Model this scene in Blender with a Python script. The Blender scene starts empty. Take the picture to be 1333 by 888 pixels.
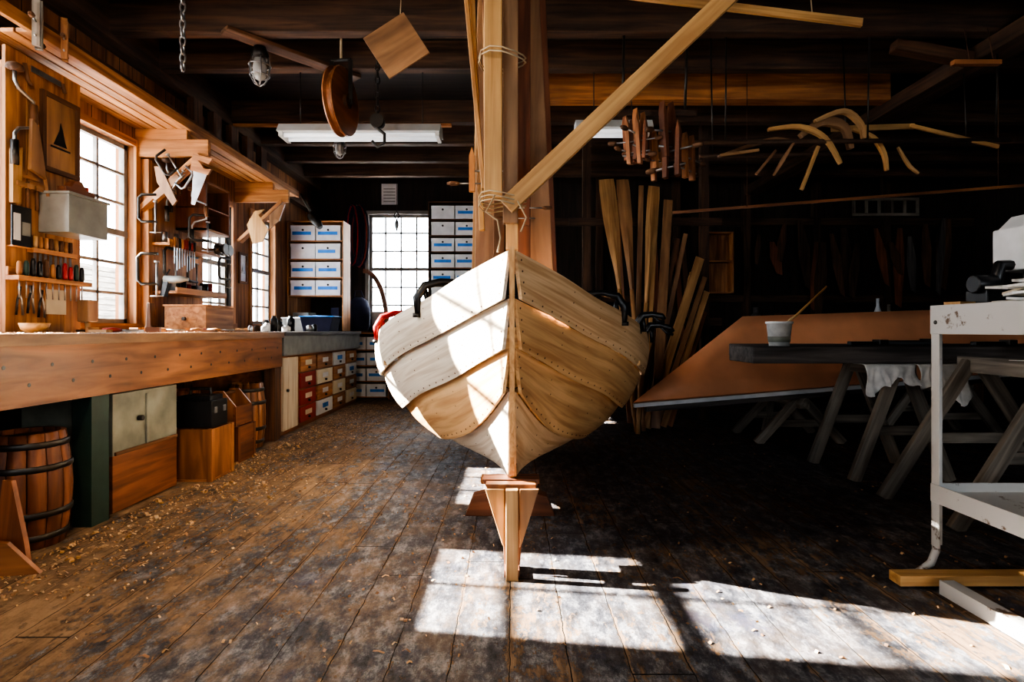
import bpy, math, random
import numpy as np
from mathutils import Vector, Matrix, Euler
random.seed(11)
RG = random.Random(5)
V = Vector
scene = bpy.context.scene

# ------------------------------------------------------------------ materials
def _mat(name):
    m = bpy.data.materials.new(name); m.use_nodes = True
    nt = m.node_tree; b = nt.nodes['Principled BSDF']
    return m, nt, b
def _c(c): return (c[0], c[1], c[2], 1)
def wood(name, c1, c2, rough=.6, fine=16, bump=.15, lo=.6, hi=1.15, e0=.33, e1=.68, obj=None):
    m, nt, b = _mat(name); N = nt.nodes; L = nt.links
    mp = N.new('ShaderNodeMapping')
    if obj:
        src = N.new('ShaderNodeTexCoord').outputs['Object']; s = [fine]*3; s['xyz'.index(obj)] = 1.1
    else:
        at = N.new('ShaderNodeAttribute'); at.attribute_name = 'grain'; src = at.outputs['Vector']; s = [fine, fine, 1.1]
    mp.inputs['Scale'].default_value = s
    L.new(src, mp.inputs['Vector'])
    n = N.new('ShaderNodeTexNoise'); n.inputs['Scale'].default_value = 1.6; n.inputs['Detail'].default_value = 7
    n.inputs['Distortion'].default_value = .7
    L.new(mp.outputs[0], n.inputs['Vector'])
    r = N.new('ShaderNodeValToRGB'); r.color_ramp.elements[0].position = e0; r.color_ramp.elements[1].position = e1
    r.color_ramp.elements[0].color = _c(c2); r.color_ramp.elements[1].color = _c(c1)
    L.new(n.outputs['Fac'], r.inputs[0])
    n2 = N.new('ShaderNodeTexNoise'); n2.inputs['Scale'].default_value = 1.7; n2.inputs['Detail'].default_value = 4
    L.new(src, n2.inputs['Vector'])
    r2 = N.new('ShaderNodeMapRange'); r2.inputs[1].default_value = .3; r2.inputs[2].default_value = .7
    r2.inputs[3].default_value = lo; r2.inputs[4].default_value = hi
    L.new(n2.outputs['Fac'], r2.inputs[0])
    mx = N.new('ShaderNodeMix'); mx.data_type = 'RGBA'; mx.blend_type = 'MULTIPLY'; mx.inputs[0].default_value = 1
    L.new(r.outputs[0], mx.inputs[6]); L.new(r2.outputs[0], mx.inputs[7])
    L.new(mx.outputs[2], b.inputs['Base Color'])
    b.inputs['Roughness'].default_value = rough
    bp = N.new('ShaderNodeBump'); bp.inputs['Strength'].default_value = bump; bp.inputs['Distance'].default_value = .01
    L.new(n.outputs['Fac'], bp.inputs['Height']); L.new(bp.outputs[0], b.inputs['Normal'])
    return m
def paint(name, c, rough=.5, metal=0, var=.25, scale=9, emit=0):
    m, nt, b = _mat(name); N = nt.nodes; L = nt.links
    tc = N.new('ShaderNodeTexCoord')
    n = N.new('ShaderNodeTexNoise'); n.inputs['Scale'].default_value = scale; n.inputs['Detail'].default_value = 5
    L.new(tc.outputs['Object'], n.inputs['Vector'])
    r = N.new('ShaderNodeValToRGB'); r.color_ramp.elements[0].position = .35; r.color_ramp.elements[1].position = .65
    r.color_ramp.elements[0].color = _c([k*(1-var) for k in c]); r.color_ramp.elements[1].color = _c([min(1, k*(1+var*.4)) for k in c])
    L.new(n.outputs['Fac'], r.inputs[0]); L.new(r.outputs[0], b.inputs['Base Color'])
    b.inputs['Roughness'].default_value = rough; b.inputs['Metallic'].default_value = metal
    if emit:
        b.inputs['Emission Color'].default_value = (.9, .95, 1, 1); b.inputs['Emission Strength'].default_value = emit
    return m
def chipped(name, c, under, rough=.5, thr=.6, scale=7):
    m, nt, b = _mat(name); N = nt.nodes; L = nt.links
    tc = N.new('ShaderNodeTexCoord')
    n = N.new('ShaderNodeTexNoise'); n.inputs['Scale'].default_value = scale; n.inputs['Detail'].default_value = 9; n.inputs['Roughness'].default_value = .7
    L.new(tc.outputs['Object'], n.inputs['Vector'])
    r = N.new('ShaderNodeValToRGB'); r.color_ramp.elements[0].position = thr-.02; r.color_ramp.elements[1].position = thr+.02
    r.color_ramp.elements[0].color = _c(c); r.color_ramp.elements[1].color = _c(under)
    L.new(n.outputs['Fac'], r.inputs[0]); L.new(r.outputs[0], b.inputs['Base Color'])
    b.inputs['Roughness'].default_value = rough
    return m
def floor_mat():
    m, nt, b = _mat('worn_painted_floor'); N = nt.nodes; L = nt.links
    tc = N.new('ShaderNodeTexCoord'); sx = N.new('ShaderNodeSeparateXYZ'); L.new(tc.outputs['Object'], sx.inputs[0])
    def math_(op, a, b2=None, c=None):
        q = N.new('ShaderNodeMath'); q.operation = op
        for i, v in enumerate((a, b2, c)):
            if v is None: continue
            if isinstance(v, (int, float)): q.inputs[i].default_value = v
            else: L.new(v, q.inputs[i])
        return q.outputs[0]
    def noise(sc, scale, det=6, rough=.6, dist=0):
        mp = N.new('ShaderNodeMapping'); mp.inputs['Scale'].default_value = sc
        L.new(tc.outputs['Object'], mp.inputs['Vector'])
        n = N.new('ShaderNodeTexNoise'); n.inputs['Scale'].default_value = scale; n.inputs['Detail'].default_value = det
        n.inputs['Roughness'].default_value = rough; n.inputs['Distortion'].default_value = dist
        L.new(mp.outputs[0], n.inputs['Vector']); return n.outputs['Fac']
    def mrange(v, a, b_, c=0, d=1):
        q = N.new('ShaderNodeMapRange'); L.new(v, q.inputs[0])
        for i, k in enumerate((a, b_, c, d)): q.inputs[i+1].default_value = k
        return q.outputs[0]
    def mix(f, a, b_):
        q = N.new('ShaderNodeMix'); q.data_type = 'RGBA'
        if isinstance(f, float): q.inputs[0].default_value = f
        else: L.new(f, q.inputs[0])
        for i, v in ((6, a), (7, b_)):
            if isinstance(v, tuple): q.inputs[i].default_value = v
            else: L.new(v, q.inputs[i])
        return q.outputs[2]
    pw = .17
    wobx = math_('ADD', sx.outputs[0], math_('MULTIPLY', noise((1, 3, 1), 4, 3), .014))
    xs = math_('DIVIDE', wobx, pw)
    fr = math_('FRACT', xs); idx = math_('FLOOR', xs)
    wn = N.new('ShaderNodeTexWhiteNoise'); wn.noise_dimensions = '1D'; L.new(idx, wn.inputs['W'])
    edge = math_('ABSOLUTE', math_('SUBTRACT', fr, .5))
    yj = math_('ADD', math_('DIVIDE', sx.outputs[1], 2.9), math_('MULTIPLY', wn.outputs['Value'], 7.3))
    ej = math_('LESS_THAN', math_('FRACT', yj), .002)
    gapn = noise((3, 1.3, 1), 3, 4)
    gap = math_('MAXIMUM', math_('GREATER_THAN', edge, math_('ADD', .478, math_('MULTIPLY', gapn, .026))), ej)
    nearedge = math_('MULTIPLY', math_('POWER', math_('MULTIPLY', edge, 2), 9), .09)
    speck = noise((1.7, 1, 1), 15, 11, .8)
    streak = noise((7, 2.0, 1), 2.2, 9, .74, .6)
    big = noise((1, .7, 1), 1.3, 5)
    side = mrange(sx.outputs[0], -1.9, -.9, .095, 0)
    w = math_('ADD', math_('ADD', math_('MULTIPLY', speck, .52), math_('MULTIPLY', streak, .38)), math_('MULTIPLY', big, .36))
    w = math_('ADD', math_('ADD', w, side), math_('ADD', nearedge, math_('MULTIPLY', wn.outputs['Value'], .04)))
    wr = mrange(w, .682, .708)
    pc = N.new('ShaderNodeValToRGB'); L.new(noise((2.0, 1, 1), 7, 11, .85), pc.inputs[0])
    e = pc.color_ramp.elements; e[0].position = .38; e[0].color = (.010, .010, .012, 1); e[1].position = .64; e[1].color = (.30, .295, .30, 1)
    k = e.new(.5); k.color = (.058, .059, .070, 1)
    wc = N.new('ShaderNodeValToRGB'); L.new(noise((14, 1.2, 1), 2, 8, .7), wc.inputs[0])
    e = wc.color_ramp.elements; e[0].position = .3; e[0].color = (.06, .034, .019, 1); e[1].position = .7; e[1].color = (.31, .20, .12, 1)
    col = mix(wr, pc.outputs[0], wc.outputs[0])
    col = mix(math_('MULTIPLY', mrange(noise((1, .8, 1), 2.1, 8, .8), .56, .62), .45), col, (.045, .05, .10, 1))
    # film of sawdust, thicker by the bench
    dustn = mrange(noise((1.5, .9, 1), 3.6, 11, .8), .46, .58)
    dust = math_('MULTIPLY', dustn, mrange(sx.outputs[0], -1.9, .1, .85, .14))
    col = mix(dust, col, (.34, .225, .135, 1))
    col = mix(gap, col, (.006, .005, .004, 1))
    L.new(col, b.inputs['Base Color'])
    L.new(mrange(math_('MAXIMUM', wr, dust), 0, 1, .56, .95), b.inputs['Roughness'])
    b.inputs['Specular IOR Level'].default_value = .32
    h = math_('SUBTRACT', math_('ADD', math_('MULTIPLY', streak, .5), math_('MULTIPLY', speck, .5)), math_('ADD', math_('MULTIPLY', gap, 1.2), math_('MULTIPLY', wr, .35)))
    bp = N.new('ShaderNodeBump'); bp.inputs['Strength'].default_value = .7; bp.inputs['Distance'].default_value = .014
    L.new(h, bp.inputs['Height']); L.new(bp.outputs[0], b.inputs['Normal'])
    return m
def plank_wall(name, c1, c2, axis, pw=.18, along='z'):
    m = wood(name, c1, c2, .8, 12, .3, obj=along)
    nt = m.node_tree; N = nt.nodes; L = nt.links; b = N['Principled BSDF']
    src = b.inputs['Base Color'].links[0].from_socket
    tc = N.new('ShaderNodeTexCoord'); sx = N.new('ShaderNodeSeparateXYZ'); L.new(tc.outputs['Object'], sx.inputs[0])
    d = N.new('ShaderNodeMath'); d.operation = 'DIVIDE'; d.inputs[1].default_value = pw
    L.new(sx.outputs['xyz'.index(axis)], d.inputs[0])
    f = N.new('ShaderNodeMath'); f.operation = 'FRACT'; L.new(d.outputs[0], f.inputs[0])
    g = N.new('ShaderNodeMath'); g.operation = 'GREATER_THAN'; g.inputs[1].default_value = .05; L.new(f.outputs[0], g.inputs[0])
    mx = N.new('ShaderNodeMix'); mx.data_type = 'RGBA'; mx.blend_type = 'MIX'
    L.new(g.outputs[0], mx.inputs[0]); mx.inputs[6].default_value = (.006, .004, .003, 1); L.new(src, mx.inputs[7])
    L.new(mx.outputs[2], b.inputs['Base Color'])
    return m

ORANGE = wood('pine_aged_orange', (.57, .27, .10), (.24, .092, .03))
ORANGEY = wood('pine_aged_shelf', (.60, .285, .105), (.26, .10, .032))
ORANGEX = wood('pine_aged_bracket', (.57, .27, .10), (.26, .10, .032))
HK = dict(bump=.05, lo=.80, hi=1.06, e0=.36, e1=.62)
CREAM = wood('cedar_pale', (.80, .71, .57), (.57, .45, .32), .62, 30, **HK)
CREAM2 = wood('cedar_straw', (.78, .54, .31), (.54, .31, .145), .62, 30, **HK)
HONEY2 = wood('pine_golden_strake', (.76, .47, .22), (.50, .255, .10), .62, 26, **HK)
HONEY = wood('pine_honey', (.70, .42, .17), (.44, .22, .075), .5, 22)
STEMW = wood('oak_stem', (.72, .44, .20), (.46, .23, .085), .5, 40, bump=.05, lo=.85)
TAN = wood('spruce_tan', (.60, .36, .16), (.33, .165, .065), .55, 20)
BROWN = wood('old_brown_timber', (.18, .08, .034), (.065, .03, .014), .7)
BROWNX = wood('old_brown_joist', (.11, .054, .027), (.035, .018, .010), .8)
REDBEAM = wood('reddish_beam', (.60, .25, .085), (.26, .10, .035), .7)
BENCHW = wood('bench_apron_wood', (.42, .175, .07), (.17, .065, .026), .42, 9)
BENCHT = wood('bench_top_wood', (.44, .24, .115), (.20, .10, .048), .45, 9)
STAVE = wood('barrel_stave', (.28, .10, .042), (.12, .04, .017), .55)
GREYW = wood('grey_weathered_wood', (.38, .33, .27), (.15, .125, .10), .75)
GREYX = wood('grey_weathered_plank', (.15, .13, .12), (.045, .038, .034), .7)
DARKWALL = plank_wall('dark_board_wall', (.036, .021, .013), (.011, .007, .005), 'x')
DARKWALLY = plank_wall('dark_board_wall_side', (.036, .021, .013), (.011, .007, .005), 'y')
LEFTWALL = plank_wall('bench_wall_boards', (.36, .155, .055), (.15, .06, .022), 'y', .14)
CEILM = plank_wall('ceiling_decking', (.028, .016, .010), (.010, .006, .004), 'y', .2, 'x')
WHITEP = chipped('white_chipped_metal_paint', (.50, .49, .47), (.13, .08, .05), .45, .585, 6)
WHITE = paint('white_card', (.76, .77, .78), .7, 0, .12)
GREY = paint('grey_painted_steel', (.27, .28, .26), .4, .2, .2)
GREYPANEL = paint('grey_green_panel', (.24, .24, .19), .6, 0, .4, 5)
BLUE = paint('blue_masking_tape', (.03, .23, .70), .6)
RED = paint('red_plastic', (.45, .02, .02), .35)
REDP = chipped('red_drawer_paint', (.28, .03, .02), (.2, .08, .03), .5, .68)
GREEN = paint('dark_green_paint', (.018, .045, .034), .5)
BLACK = paint('black_plastic', (.010, .010, .011), .35)
IRON = paint('dark_iron', (.06, .055, .05), .4, .8)
STEEL = paint('worn_steel', (.42, .42, .42), .3, .9)
COPPER = paint('copper_bottom_paint', (.88, .39, .20), .5, 0, .12, 3)
CLOTH = paint('white_cotton_rag', (.78, .76, .72), .9, 0, .2, 20)
ROPE = paint('hemp_string', (.45, .35, .22), .9)
NAVY = paint('navy_cloth', (.015, .018, .05), .9)
YEL = paint('yellow_label', (.7, .42, .02), .5)
PAPER = paint('cream_paper', (.72, .64, .48), .8, 0, .1)
MUNTIN = paint('window_sash_paint', (.26, .24, .22), .6)
LAMPW = paint('lamp_enamel', (.66, .67, .66), .4, 0, .1)
GLOB = paint('lamp_glass', (.5, .5, .47), .15, 0, .1)
TUBE = paint('fluorescent_tube', (.8, .8, .8), .2, 0, .05, 9, .45)
FLOORM = floor_mat()
def glass_mat():
    m, nt, b = _mat('window_glass'); N = nt.nodes; L = nt.links
    t = N.new('ShaderNodeBsdfTransparent'); g = N.new('ShaderNodeBsdfGlossy'); g.inputs['Roughness'].default_value = .02
    mx = N.new('ShaderNodeMixShader'); mx.inputs[0].default_value = .04
    L.new(t.outputs[0], mx.inputs[1]); L.new(g.outputs[0], mx.inputs[2]); L.new(mx.outputs[0], N['Material Output'].inputs[0])
    return m
GLASS = glass_mat()

# ------------------------------------------------------------------ mesh builder
BF = [(3,2,1,0),(4,5,6,7),(0,1,5,4),(1,2,6,5),(2,3,7,6),(3,0,4,7)]
class M:
    """collects parts into one mesh; also stores a 'grain' coordinate (z = along the timber)"""
    def __init__(s, name):
        s.name = name; s.v = []; s.f = []; s.fm = []; s.fs = []; s.ml = []; s.g = []
    def _mi(s, m):
        if m not in s.ml: s.ml.append(m)
        return s.ml.index(m)
    def add(s, vs, fs, m, smooth=False, g=None):
        o = len(s.v); vs = [tuple(q) for q in vs]; s.v += vs; k = s._mi(m)
        src = vs if g is None else g
        a = np.array([tuple(q) for q in src], float); ex = a.max(0)-a.min(0)
        if g is None:
            l = int(np.argmax(ex)); order = [i for i in range(3) if i != l]+[l]; a = a[:, order]
        a = a-a.min(0)+np.array([RG.random()*9, RG.random()*9, RG.random()*9])
        s.g += a.tolist()
        for i, f in enumerate(fs):
            s.f.append(tuple(o+j for j in f)); s.fm.append(k)
            s.fs.append(smooth[i] if isinstance(smooth, list) else smooth)
        return s
    def box(s, a, b, m):
        x0, y0, z0 = a; x1, y1, z1 = b
        vs = [(x0,y0,z0),(x1,y0,z0),(x1,y1,z0),(x0,y1,z0),(x0,y0,z1),(x1,y0,z1),(x1,y1,z1),(x0,y1,z1)]
        return s.add(vs, BF, m)
    def rbox(s, c, size, rot, m):
        R = Euler(rot).to_matrix(); h = V(size)/2; c = V(c)
        vs = []; g = []; l = max(range(3), key=lambda i: size[i]); od = [i for i in range(3) if i != l]+[l]
        for z in (-1, 1):
            for (x, y) in ((-1,-1),(1,-1),(1,1),(-1,1)):
                p = V((x*h.x, y*h.y, z*h.z)); vs.append(c + R @ p); g.append((p[od[0]], p[od[1]], p[od[2]]))
        return s.add(vs, BF, m, g=g)
    def beam(s, p, q, w, h, m, up=(0,0,1), w2=None, h2=None):
        p = V(p); q = V(q); d = (q-p).normalized(); u = V(up)
        a = d.cross(u)
        if a.length < 1e-3: a = d.cross(V((0,1,0)))
        a.normalize(); b = a.cross(d).normalized()
        w2 = w if w2 is None else w2; h2 = h if h2 is None else h2
        vs = []; g = []; Ln = (q-p).length
        for (c, ww, hh, al) in ((p, w, h, 0), (q, w2, h2, Ln)):
            for (i, j) in ((-1,-1),(1,-1),(1,1),(-1,1)):
                vs.append(c + a*(i*ww/2) + b*(j*hh/2)); g.append((i*ww/2, j*hh/2, al))
        return s.add(vs, BF, m, g=g)
    def cyl(s, p, q, r, m, r2=None, n=14):
        return s.tube([p, q], [r, r if r2 is None else r2], m, n)
    def tube(s, pts, r, m, n=8, closed=False):
        pts = [V(p) for p in pts]; k = len(pts)
        rs = r if isinstance(r, (list, tuple)) else [r]*k
        vs = []; fs = []; sm = []; a = None; g = []; al = 0
        for i, p in enumerate(pts):
            if i: al += (p-pts[i-1]).length
            if closed: d = pts[(i+1) % k]-pts[i-1]
            else: d = pts[min(i+1, k-1)]-pts[max(i-1, 0)]
            d.normalize()
            if a is None:
                a = d.cross(V((0,0,1)))
                if a.length < .05: a = d.cross(V((1,0,0)))
            else: a = a - d*a.dot(d)
            a.normalize(); b = d.cross(a)
            for j in range(n):
                t = 2*math.pi*j/n
                vs.append(p + (a*math.cos(t)+b*math.sin(t))*rs[i]); g.append((math.cos(t)*rs[i], math.sin(t)*rs[i], al))
        for i in range(k if closed else k-1):
            i2 = (i+1) % k
            for j in range(n):
                fs.append((i*n+j, i*n+(j+1) % n, i2*n+(j+1) % n, i2*n+j)); sm.append(True)
        if not closed:
            fs.append(tuple(reversed(range(n)))); sm.append(False)
            fs.append(tuple((k-1)*n+j for j in range(n))); sm.append(False)
        return s.add(vs, fs, m, sm, g=g)
    def lathe(s, c, prof, m, n=20, axis=(0,0,1)):
        c = V(c); ax = V(axis).normalized(); a = ax.cross(V((1,0,0)))
        if a.length < .1: a = ax.cross(V((0,1,0)))
        a.normalize(); b = ax.cross(a); vs = []; fs = []; sm = []; g = []
        for (r, z) in prof:
            for j in range(n):
                t = 2*math.pi*j/n; vs.append(c + ax*z + (a*math.cos(t)+b*math.sin(t))*r); g.append((math.cos(t)*r, z, math.sin(t)*r))
        for i in range(len(prof)-1):
            for j in range(n):
                fs.append((i*n+j, i*n+(j+1) % n, (i+1)*n+(j+1) % n, (i+1)*n+j)); sm.append(True)
        fs.append(tuple(reversed(range(n)))); sm.append(False)
        fs.append(tuple((len(prof)-1)*n+j for j in range(n))); sm.append(False)
        return s.add(vs, fs, m, sm, g=g)
    def prism(s, poly, o, u, v, t, m):
        o = V(o); u = V(u); v = V(v); w = u.cross(v).normalized()*t; n = len(poly)
        vs = [o+u*a+v*b-w/2 for a, b in poly] + [o+u*a+v*b+w/2 for a, b in poly]
        ea = max(p[0] for p in poly)-min(p[0] for p in poly); eb = max(p[1] for p in poly)-min(p[1] for p in poly)
        g = [((b, 0, a) if ea > eb else (a, 0, b)) for a, b in poly]+[((b, t, a) if ea > eb else (a, t, b)) for a, b in poly]
        fs = [tuple(reversed(range(n))), tuple(range(n, 2*n))] + [(i, (i+1) % n, n+(i+1) % n, n+i) for i in range(n)]
        return s.add(vs, fs, m, g=g)
    def slab(s, go, gi, m, g=None):
        R = len(go); C = len(go[0]); vs = [p for r in go for p in r]+[p for r in gi for p in r]; o = R*C; fs = []; sm = []
        for i in range(R-1):
            for j in range(C-1):
                fs.append((i*C+j, i*C+j+1, (i+1)*C+j+1, (i+1)*C+j)); sm.append(True)
                fs.append((o+i*C+j, o+(i+1)*C+j, o+(i+1)*C+j+1, o+i*C+j+1)); sm.append(True)
        for i in range(R-1):
            for j in (0, C-1):
                fs.append((i*C+j, (i+1)*C+j, o+(i+1)*C+j, o+i*C+j)); sm.append(False)
        for j in range(C-1):
            for i in (0, R-1):
                fs.append((i*C+j, i*C+j+1, o+i*C+j+1, o+i*C+j)); sm.append(False)
        return s.add(vs, fs, m, sm, g=g)
    def done(s, bevel=0, recalc=True, center=True, sharp=0):
        vs = np.array(s.v); c = (vs.min(0)+vs.max(0))/2 if center else np.zeros(3)
        if center: c[2] = vs[:, 2].min()
        me = bpy.data.meshes.new(s.name); me.from_pydata([tuple(q) for q in (vs-c)], [], s.f)
        for m in s.ml: me.materials.append(m)
        me.polygons.foreach_set('material_index', s.fm); me.polygons.foreach_set('use_smooth', s.fs)
        at = me.attributes.new('grain', 'FLOAT_VECTOR', 'POINT'); at.data.foreach_set('vector', np.array(s.g, dtype=np.float32).ravel())
        me.update()
        if recalc:
            import bmesh
            bm = bmesh.new(); bm.from_mesh(me); bmesh.ops.recalc_face_normals(bm, faces=bm.faces)
            if sharp:
                for e in bm.edges:
                    if len(e.link_faces) == 2 and e.calc_face_angle(0) > math.radians(sharp): e.smooth = False
            bm.to_mesh(me); bm.free()
        ob = bpy.data.objects.new(s.name, me); ob.location = c; scene.collection.objects.link(ob)
        if bevel:
            b = ob.modifiers.new('bevel', 'BEVEL'); b.width = bevel; b.segments = 2; b.limit_method = 'ANGLE'; b.angle_limit = math.radians(50)
        return ob

# ------------------------------------------------------------------ room shell
XL, XR, YF, YB, ZC = -2.9, 6.6, -2.6, 8.2, 3.22
WT = .14
m = M('floor'); m.box((XL-.2, YF-.2, -.12), (XR+.2, YB+.2, 0), FLOORM); m.done(center=False)
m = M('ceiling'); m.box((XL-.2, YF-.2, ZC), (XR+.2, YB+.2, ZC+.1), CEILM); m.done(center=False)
def wall(name, fixed, u0, u1, holes, axis, mat):
    m = M(name)
    def bx(ua, ub, za, zb):
        if ub-ua < 1e-4 or zb-za < 1e-4: return
        if axis == 'x': m.box((fixed[0], ua, za), (fixed[1], ub, zb), mat)
        else: m.box((ua, fixed[0], za), (ub, fixed[1], zb), mat)
    cur = u0
    for (a, b, z0, z1) in sorted(holes):
        bx(cur, a, 0, ZC); bx(a, b, 0, z0); bx(a, b, z1, ZC); cur = b
    bx(cur, u1, 0, ZC)
    m.done(center=False)
WL = [(.98, 1.92, 1.0, 2.30), (2.14, 2.88, 1.0, 2.88), (3.45, 4.36, 1.0, 2.36), (5.30, 5.88, 1.02, 2.22), (6.32, 6.92, 1.02, 2.25)]
WB = [(-2.06, -1.16, 1.05, 2.62)]
WF = [(-2.3, -.9, .9, 2.3), (1.5, 3.1, .9, 2.3)]  # unseen windows behind the camera, added to let in fill light
wall('wall_left', (XL-WT, XL), YF, YB, WL, 'x', LEFTWALL)
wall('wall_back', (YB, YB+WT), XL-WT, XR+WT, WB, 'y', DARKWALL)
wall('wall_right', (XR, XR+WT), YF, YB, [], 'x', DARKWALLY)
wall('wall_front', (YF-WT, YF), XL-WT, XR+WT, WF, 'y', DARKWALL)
wn = [0]
def window(axis, plane, a, b, z0, z1, nc, nr, frame, inward):
    wn[0] += 1
    m = M('window_%d' % wn[0])
    def bx(u0, u1, za, zb, d0, d1, mt):
        lo, hi = plane+min(d0, d1), plane+max(d0, d1)
        if axis == 'x': m.box((lo, u0, za), (hi, u1, zb), mt)
        else: m.box((u0, lo, za), (u1, hi, zb), mt)
    i = inward
    c = .05
    bx(a-c, a, z0-c, z1+c, 0, i*.02, frame); bx(b, b+c, z0-c, z1+c, 0, i*.02, frame)
    bx(a, b, z1, z1+c, 0, i*.02, frame); bx(a-c, b+c, z0-.05, z0, 0, i*.04, frame)
    s = .035
    bx(a, a+s, z0, z1, -i*.05, -i*.09, MUNTIN); bx(b-s, b, z0, z1, -i*.05, -i*.09, MUNTIN)
    bx(a, b, z0, z0+s, -i*.05, -i*.09, MUNTIN); bx(a, b, z1-s, z1, -i*.05, -i*.09, MUNTIN)
    zm = (z0+z1)/2
    bx(a, b, zm-.022, zm+.022, -i*.045, -i*.095, MUNTIN)
    for k in range(1, nc):
        u = a+(b-a)*k/nc; bx(u-.010, u+.010, z0, z1, -i*.055, -i*.085, MUNTIN)
    for k in range(1, nr):
        z = z0+(z1-z0)*k/nr; bx(a, b, z-.010, z+.010, -i*.055, -i*.085, MUNTIN)
    bx(a, b, z0, z1, -i*.068, -i*.072, GLASS)
    m.done()
    l = bpy.data.lights.new('window_portal', 'AREA'); l.shape = 'RECTANGLE'; l.cycles.is_portal = True
    o = bpy.data.objects.new('window_portal', l); scene.collection.objects.link(o)
    mid = (a+b)/2
    if axis == 'x':
        l.size = z1-z0; l.size_y = b-a; o.location = (plane-i*.16, mid, zm); o.rotation_euler = (0, -math.pi/2*i, 0)
    else:
        l.size = b-a; l.size_y = z1-z0; o.location = (mid, plane-i*.16, zm); o.rotation_euler = (math.pi/2*i, 0, 0)
for (a, b, z0, z1), nc, nr in zip(WL, (3, 2, 3, 2, 2), (6, 6, 6, 6, 6)):
    window('x', XL, a, b, z0, z1, nc, nr, ORANGE, 1)
window('y', YB, *WB[0], 4, 6, MUNTIN, -1)
for h in WF: window('y', YF, *h, 3, 4, BROWN, 1)

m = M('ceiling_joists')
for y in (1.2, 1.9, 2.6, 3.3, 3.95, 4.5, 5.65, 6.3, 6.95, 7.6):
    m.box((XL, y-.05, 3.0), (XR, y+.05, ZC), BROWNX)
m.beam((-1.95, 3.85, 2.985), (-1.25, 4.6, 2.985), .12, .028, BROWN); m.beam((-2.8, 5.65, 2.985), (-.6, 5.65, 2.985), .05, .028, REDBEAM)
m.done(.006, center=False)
m = M('ceiling_tie_beam'); m.box((.15, 4.95, 2.96), (3.3, 5.1, ZC), REDBEAM); m.done(.008)
m = M('ceiling_girder'); m.box((3.32, -.5, 2.88), (3.55, YB, 2.998), BROWNX)
m.beam((3.3, 4.1, 2.90), (2.75, 4.1, 3.0), .1, .08, BROWN); m.done(.01)
m = M('trim_1')
m.box((XL, 3.0, 2.62), (XL+.1, YB, 2.74), BROWNX); m.box((XL, YF, 2.96), (XL+.14, YB, ZC), BROWNX)
m.done()
m = M('wall_studs')
for x in (.2, 1.2, 2.3, 3.3, 4.3, 5.3): m.box((x, YB-.1, 0), (x+.1, YB, ZC), BROWNX)
m.box((-.4, YB-.08, 1.35), (XR, YB, 1.45), BROWNX); m.box((-.4, YB-.08, 2.45), (XR, YB, 2.55), BROWNX)
for y in (3, 4.2, 5.4, 6.6): m.box((XR-.1, y, 0), (XR, y+.1, ZC), BROWNX)
m.done()

m = M('outdoor_ground'); m.box((-40, -30, -.5), (-3.05, 45, -.4), WHITE); m.box((-3.05, 8.35, -.5), (30, 45, -.4), WHITE); m.done(center=False)
m = M('neighbouring_building')
m.box((-11.3, 5.5, -.4), (-11, 18, 2.6), GREYW)
for k in range(20): m.box((-11.02, 5.5, -.3+k*.15), (-10.97, 18, -.3+k*.15+.12), GREYW)
m.done()

# ------------------------------------------------------------------ overhead shelf along bench wall
m = M('overhead_shelf')
for k in range(5):
    m.box((XL+.005+k*.08, 2.95, 2.5), (XL+.075+k*.08, 6.6, 2.522), ORANGEY)
m.box((XL+.40, 2.7, 2.49), (XL+.43, 6.6, 2.56), ORANGEY)
for y in (4.38, 5.95):
    m.box((XL, y, 2.29), (XL+.56, y+.04, 2.42), ORANGEX)
    m.beam((XL+.5, y+.02, 2.30), (XL+.04, y+.02, 1.88), .035, .09, ORANGE, up=(0,1,0))
    m.box((XL, y-.005, 2.42), (XL+.4, y+.045, 2.5), ORANGEX)
m.done(.003)
m = M('stored_lumber')
for k in range(9):
    y0 = 3.0+random.random()*.7; L_ = 2+random.random()*1.6; z = 2.545+.03*(k//3)
    m.box((XL+.03+.125*(k % 3), y0, z-.02), (XL+.13+.125*(k % 3), min(6.55, y0+L_), z+.008), random.choice([BROWN, ORANGEY, TAN]))
m.done(.002)
m = M('shelf_end_blocks')
for k in range(5):
    y = 4.9+k*.33
    m.box((XL+.1, y, 2.64), (XL+.16, y+.14, 2.96), BROWN)
m.done()

# ------------------------------------------------------------------ long workbench
BX = -2.02
m = M('workbench')
m.box((XL+.005, .6, .885), (BX+.02, 5.0, .935), BENCHT)
m.box((BX-.04, .6, .63), (BX, 5.0, .885), BENCHW)
for k in range(26):
    y = 1.9+k*.12; z = .80 if k % 2 else .72
    m.cyl((BX-.001, y, z), (BX+.001, y, z), .009, BLACK, n=10)
m.box((BX-.10, 2.74, 0), (BX-.005, 2.86, .63), GREEN); m.box((BX-.10, 1.0, 0), (BX-.005, 1.12, .63), GREEN)
m.box((BX-.10, 4.86, 0), (BX-.005, 4.98, .63), BROWN)
m.box((XL+.01, 2.74, 0), (XL+.1, 2.86, .885), BROWN); m.box((XL+.01, 4.86, 0), (XL+.1, 4.98, .885), BROWN)
m.box((XL+.01, 2.95, .001), (XL+.03, 4.8, .6), BROWNX)
m.done(.004)
m = M('under_bench_cabinet')
m.box((BX-.5, 2.92, .005), (BX-.03, 3.48, .3), STAVE); m.box((BX-.5, 2.92, .3), (BX-.03, 3.48, .62), GREYPANEL)
m.box((BX-.03, 2.93, .3), (BX-.018, 3.47, .32), BROWN); m.box((BX-.03, 3.18, .32), (BX-.018, 3.2, .60), GREYPANEL)
m.cyl((BX-.03, 3.12, .47), (BX-.0, 3.12, .47), .015, IRON)
m.done(.004)

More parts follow.
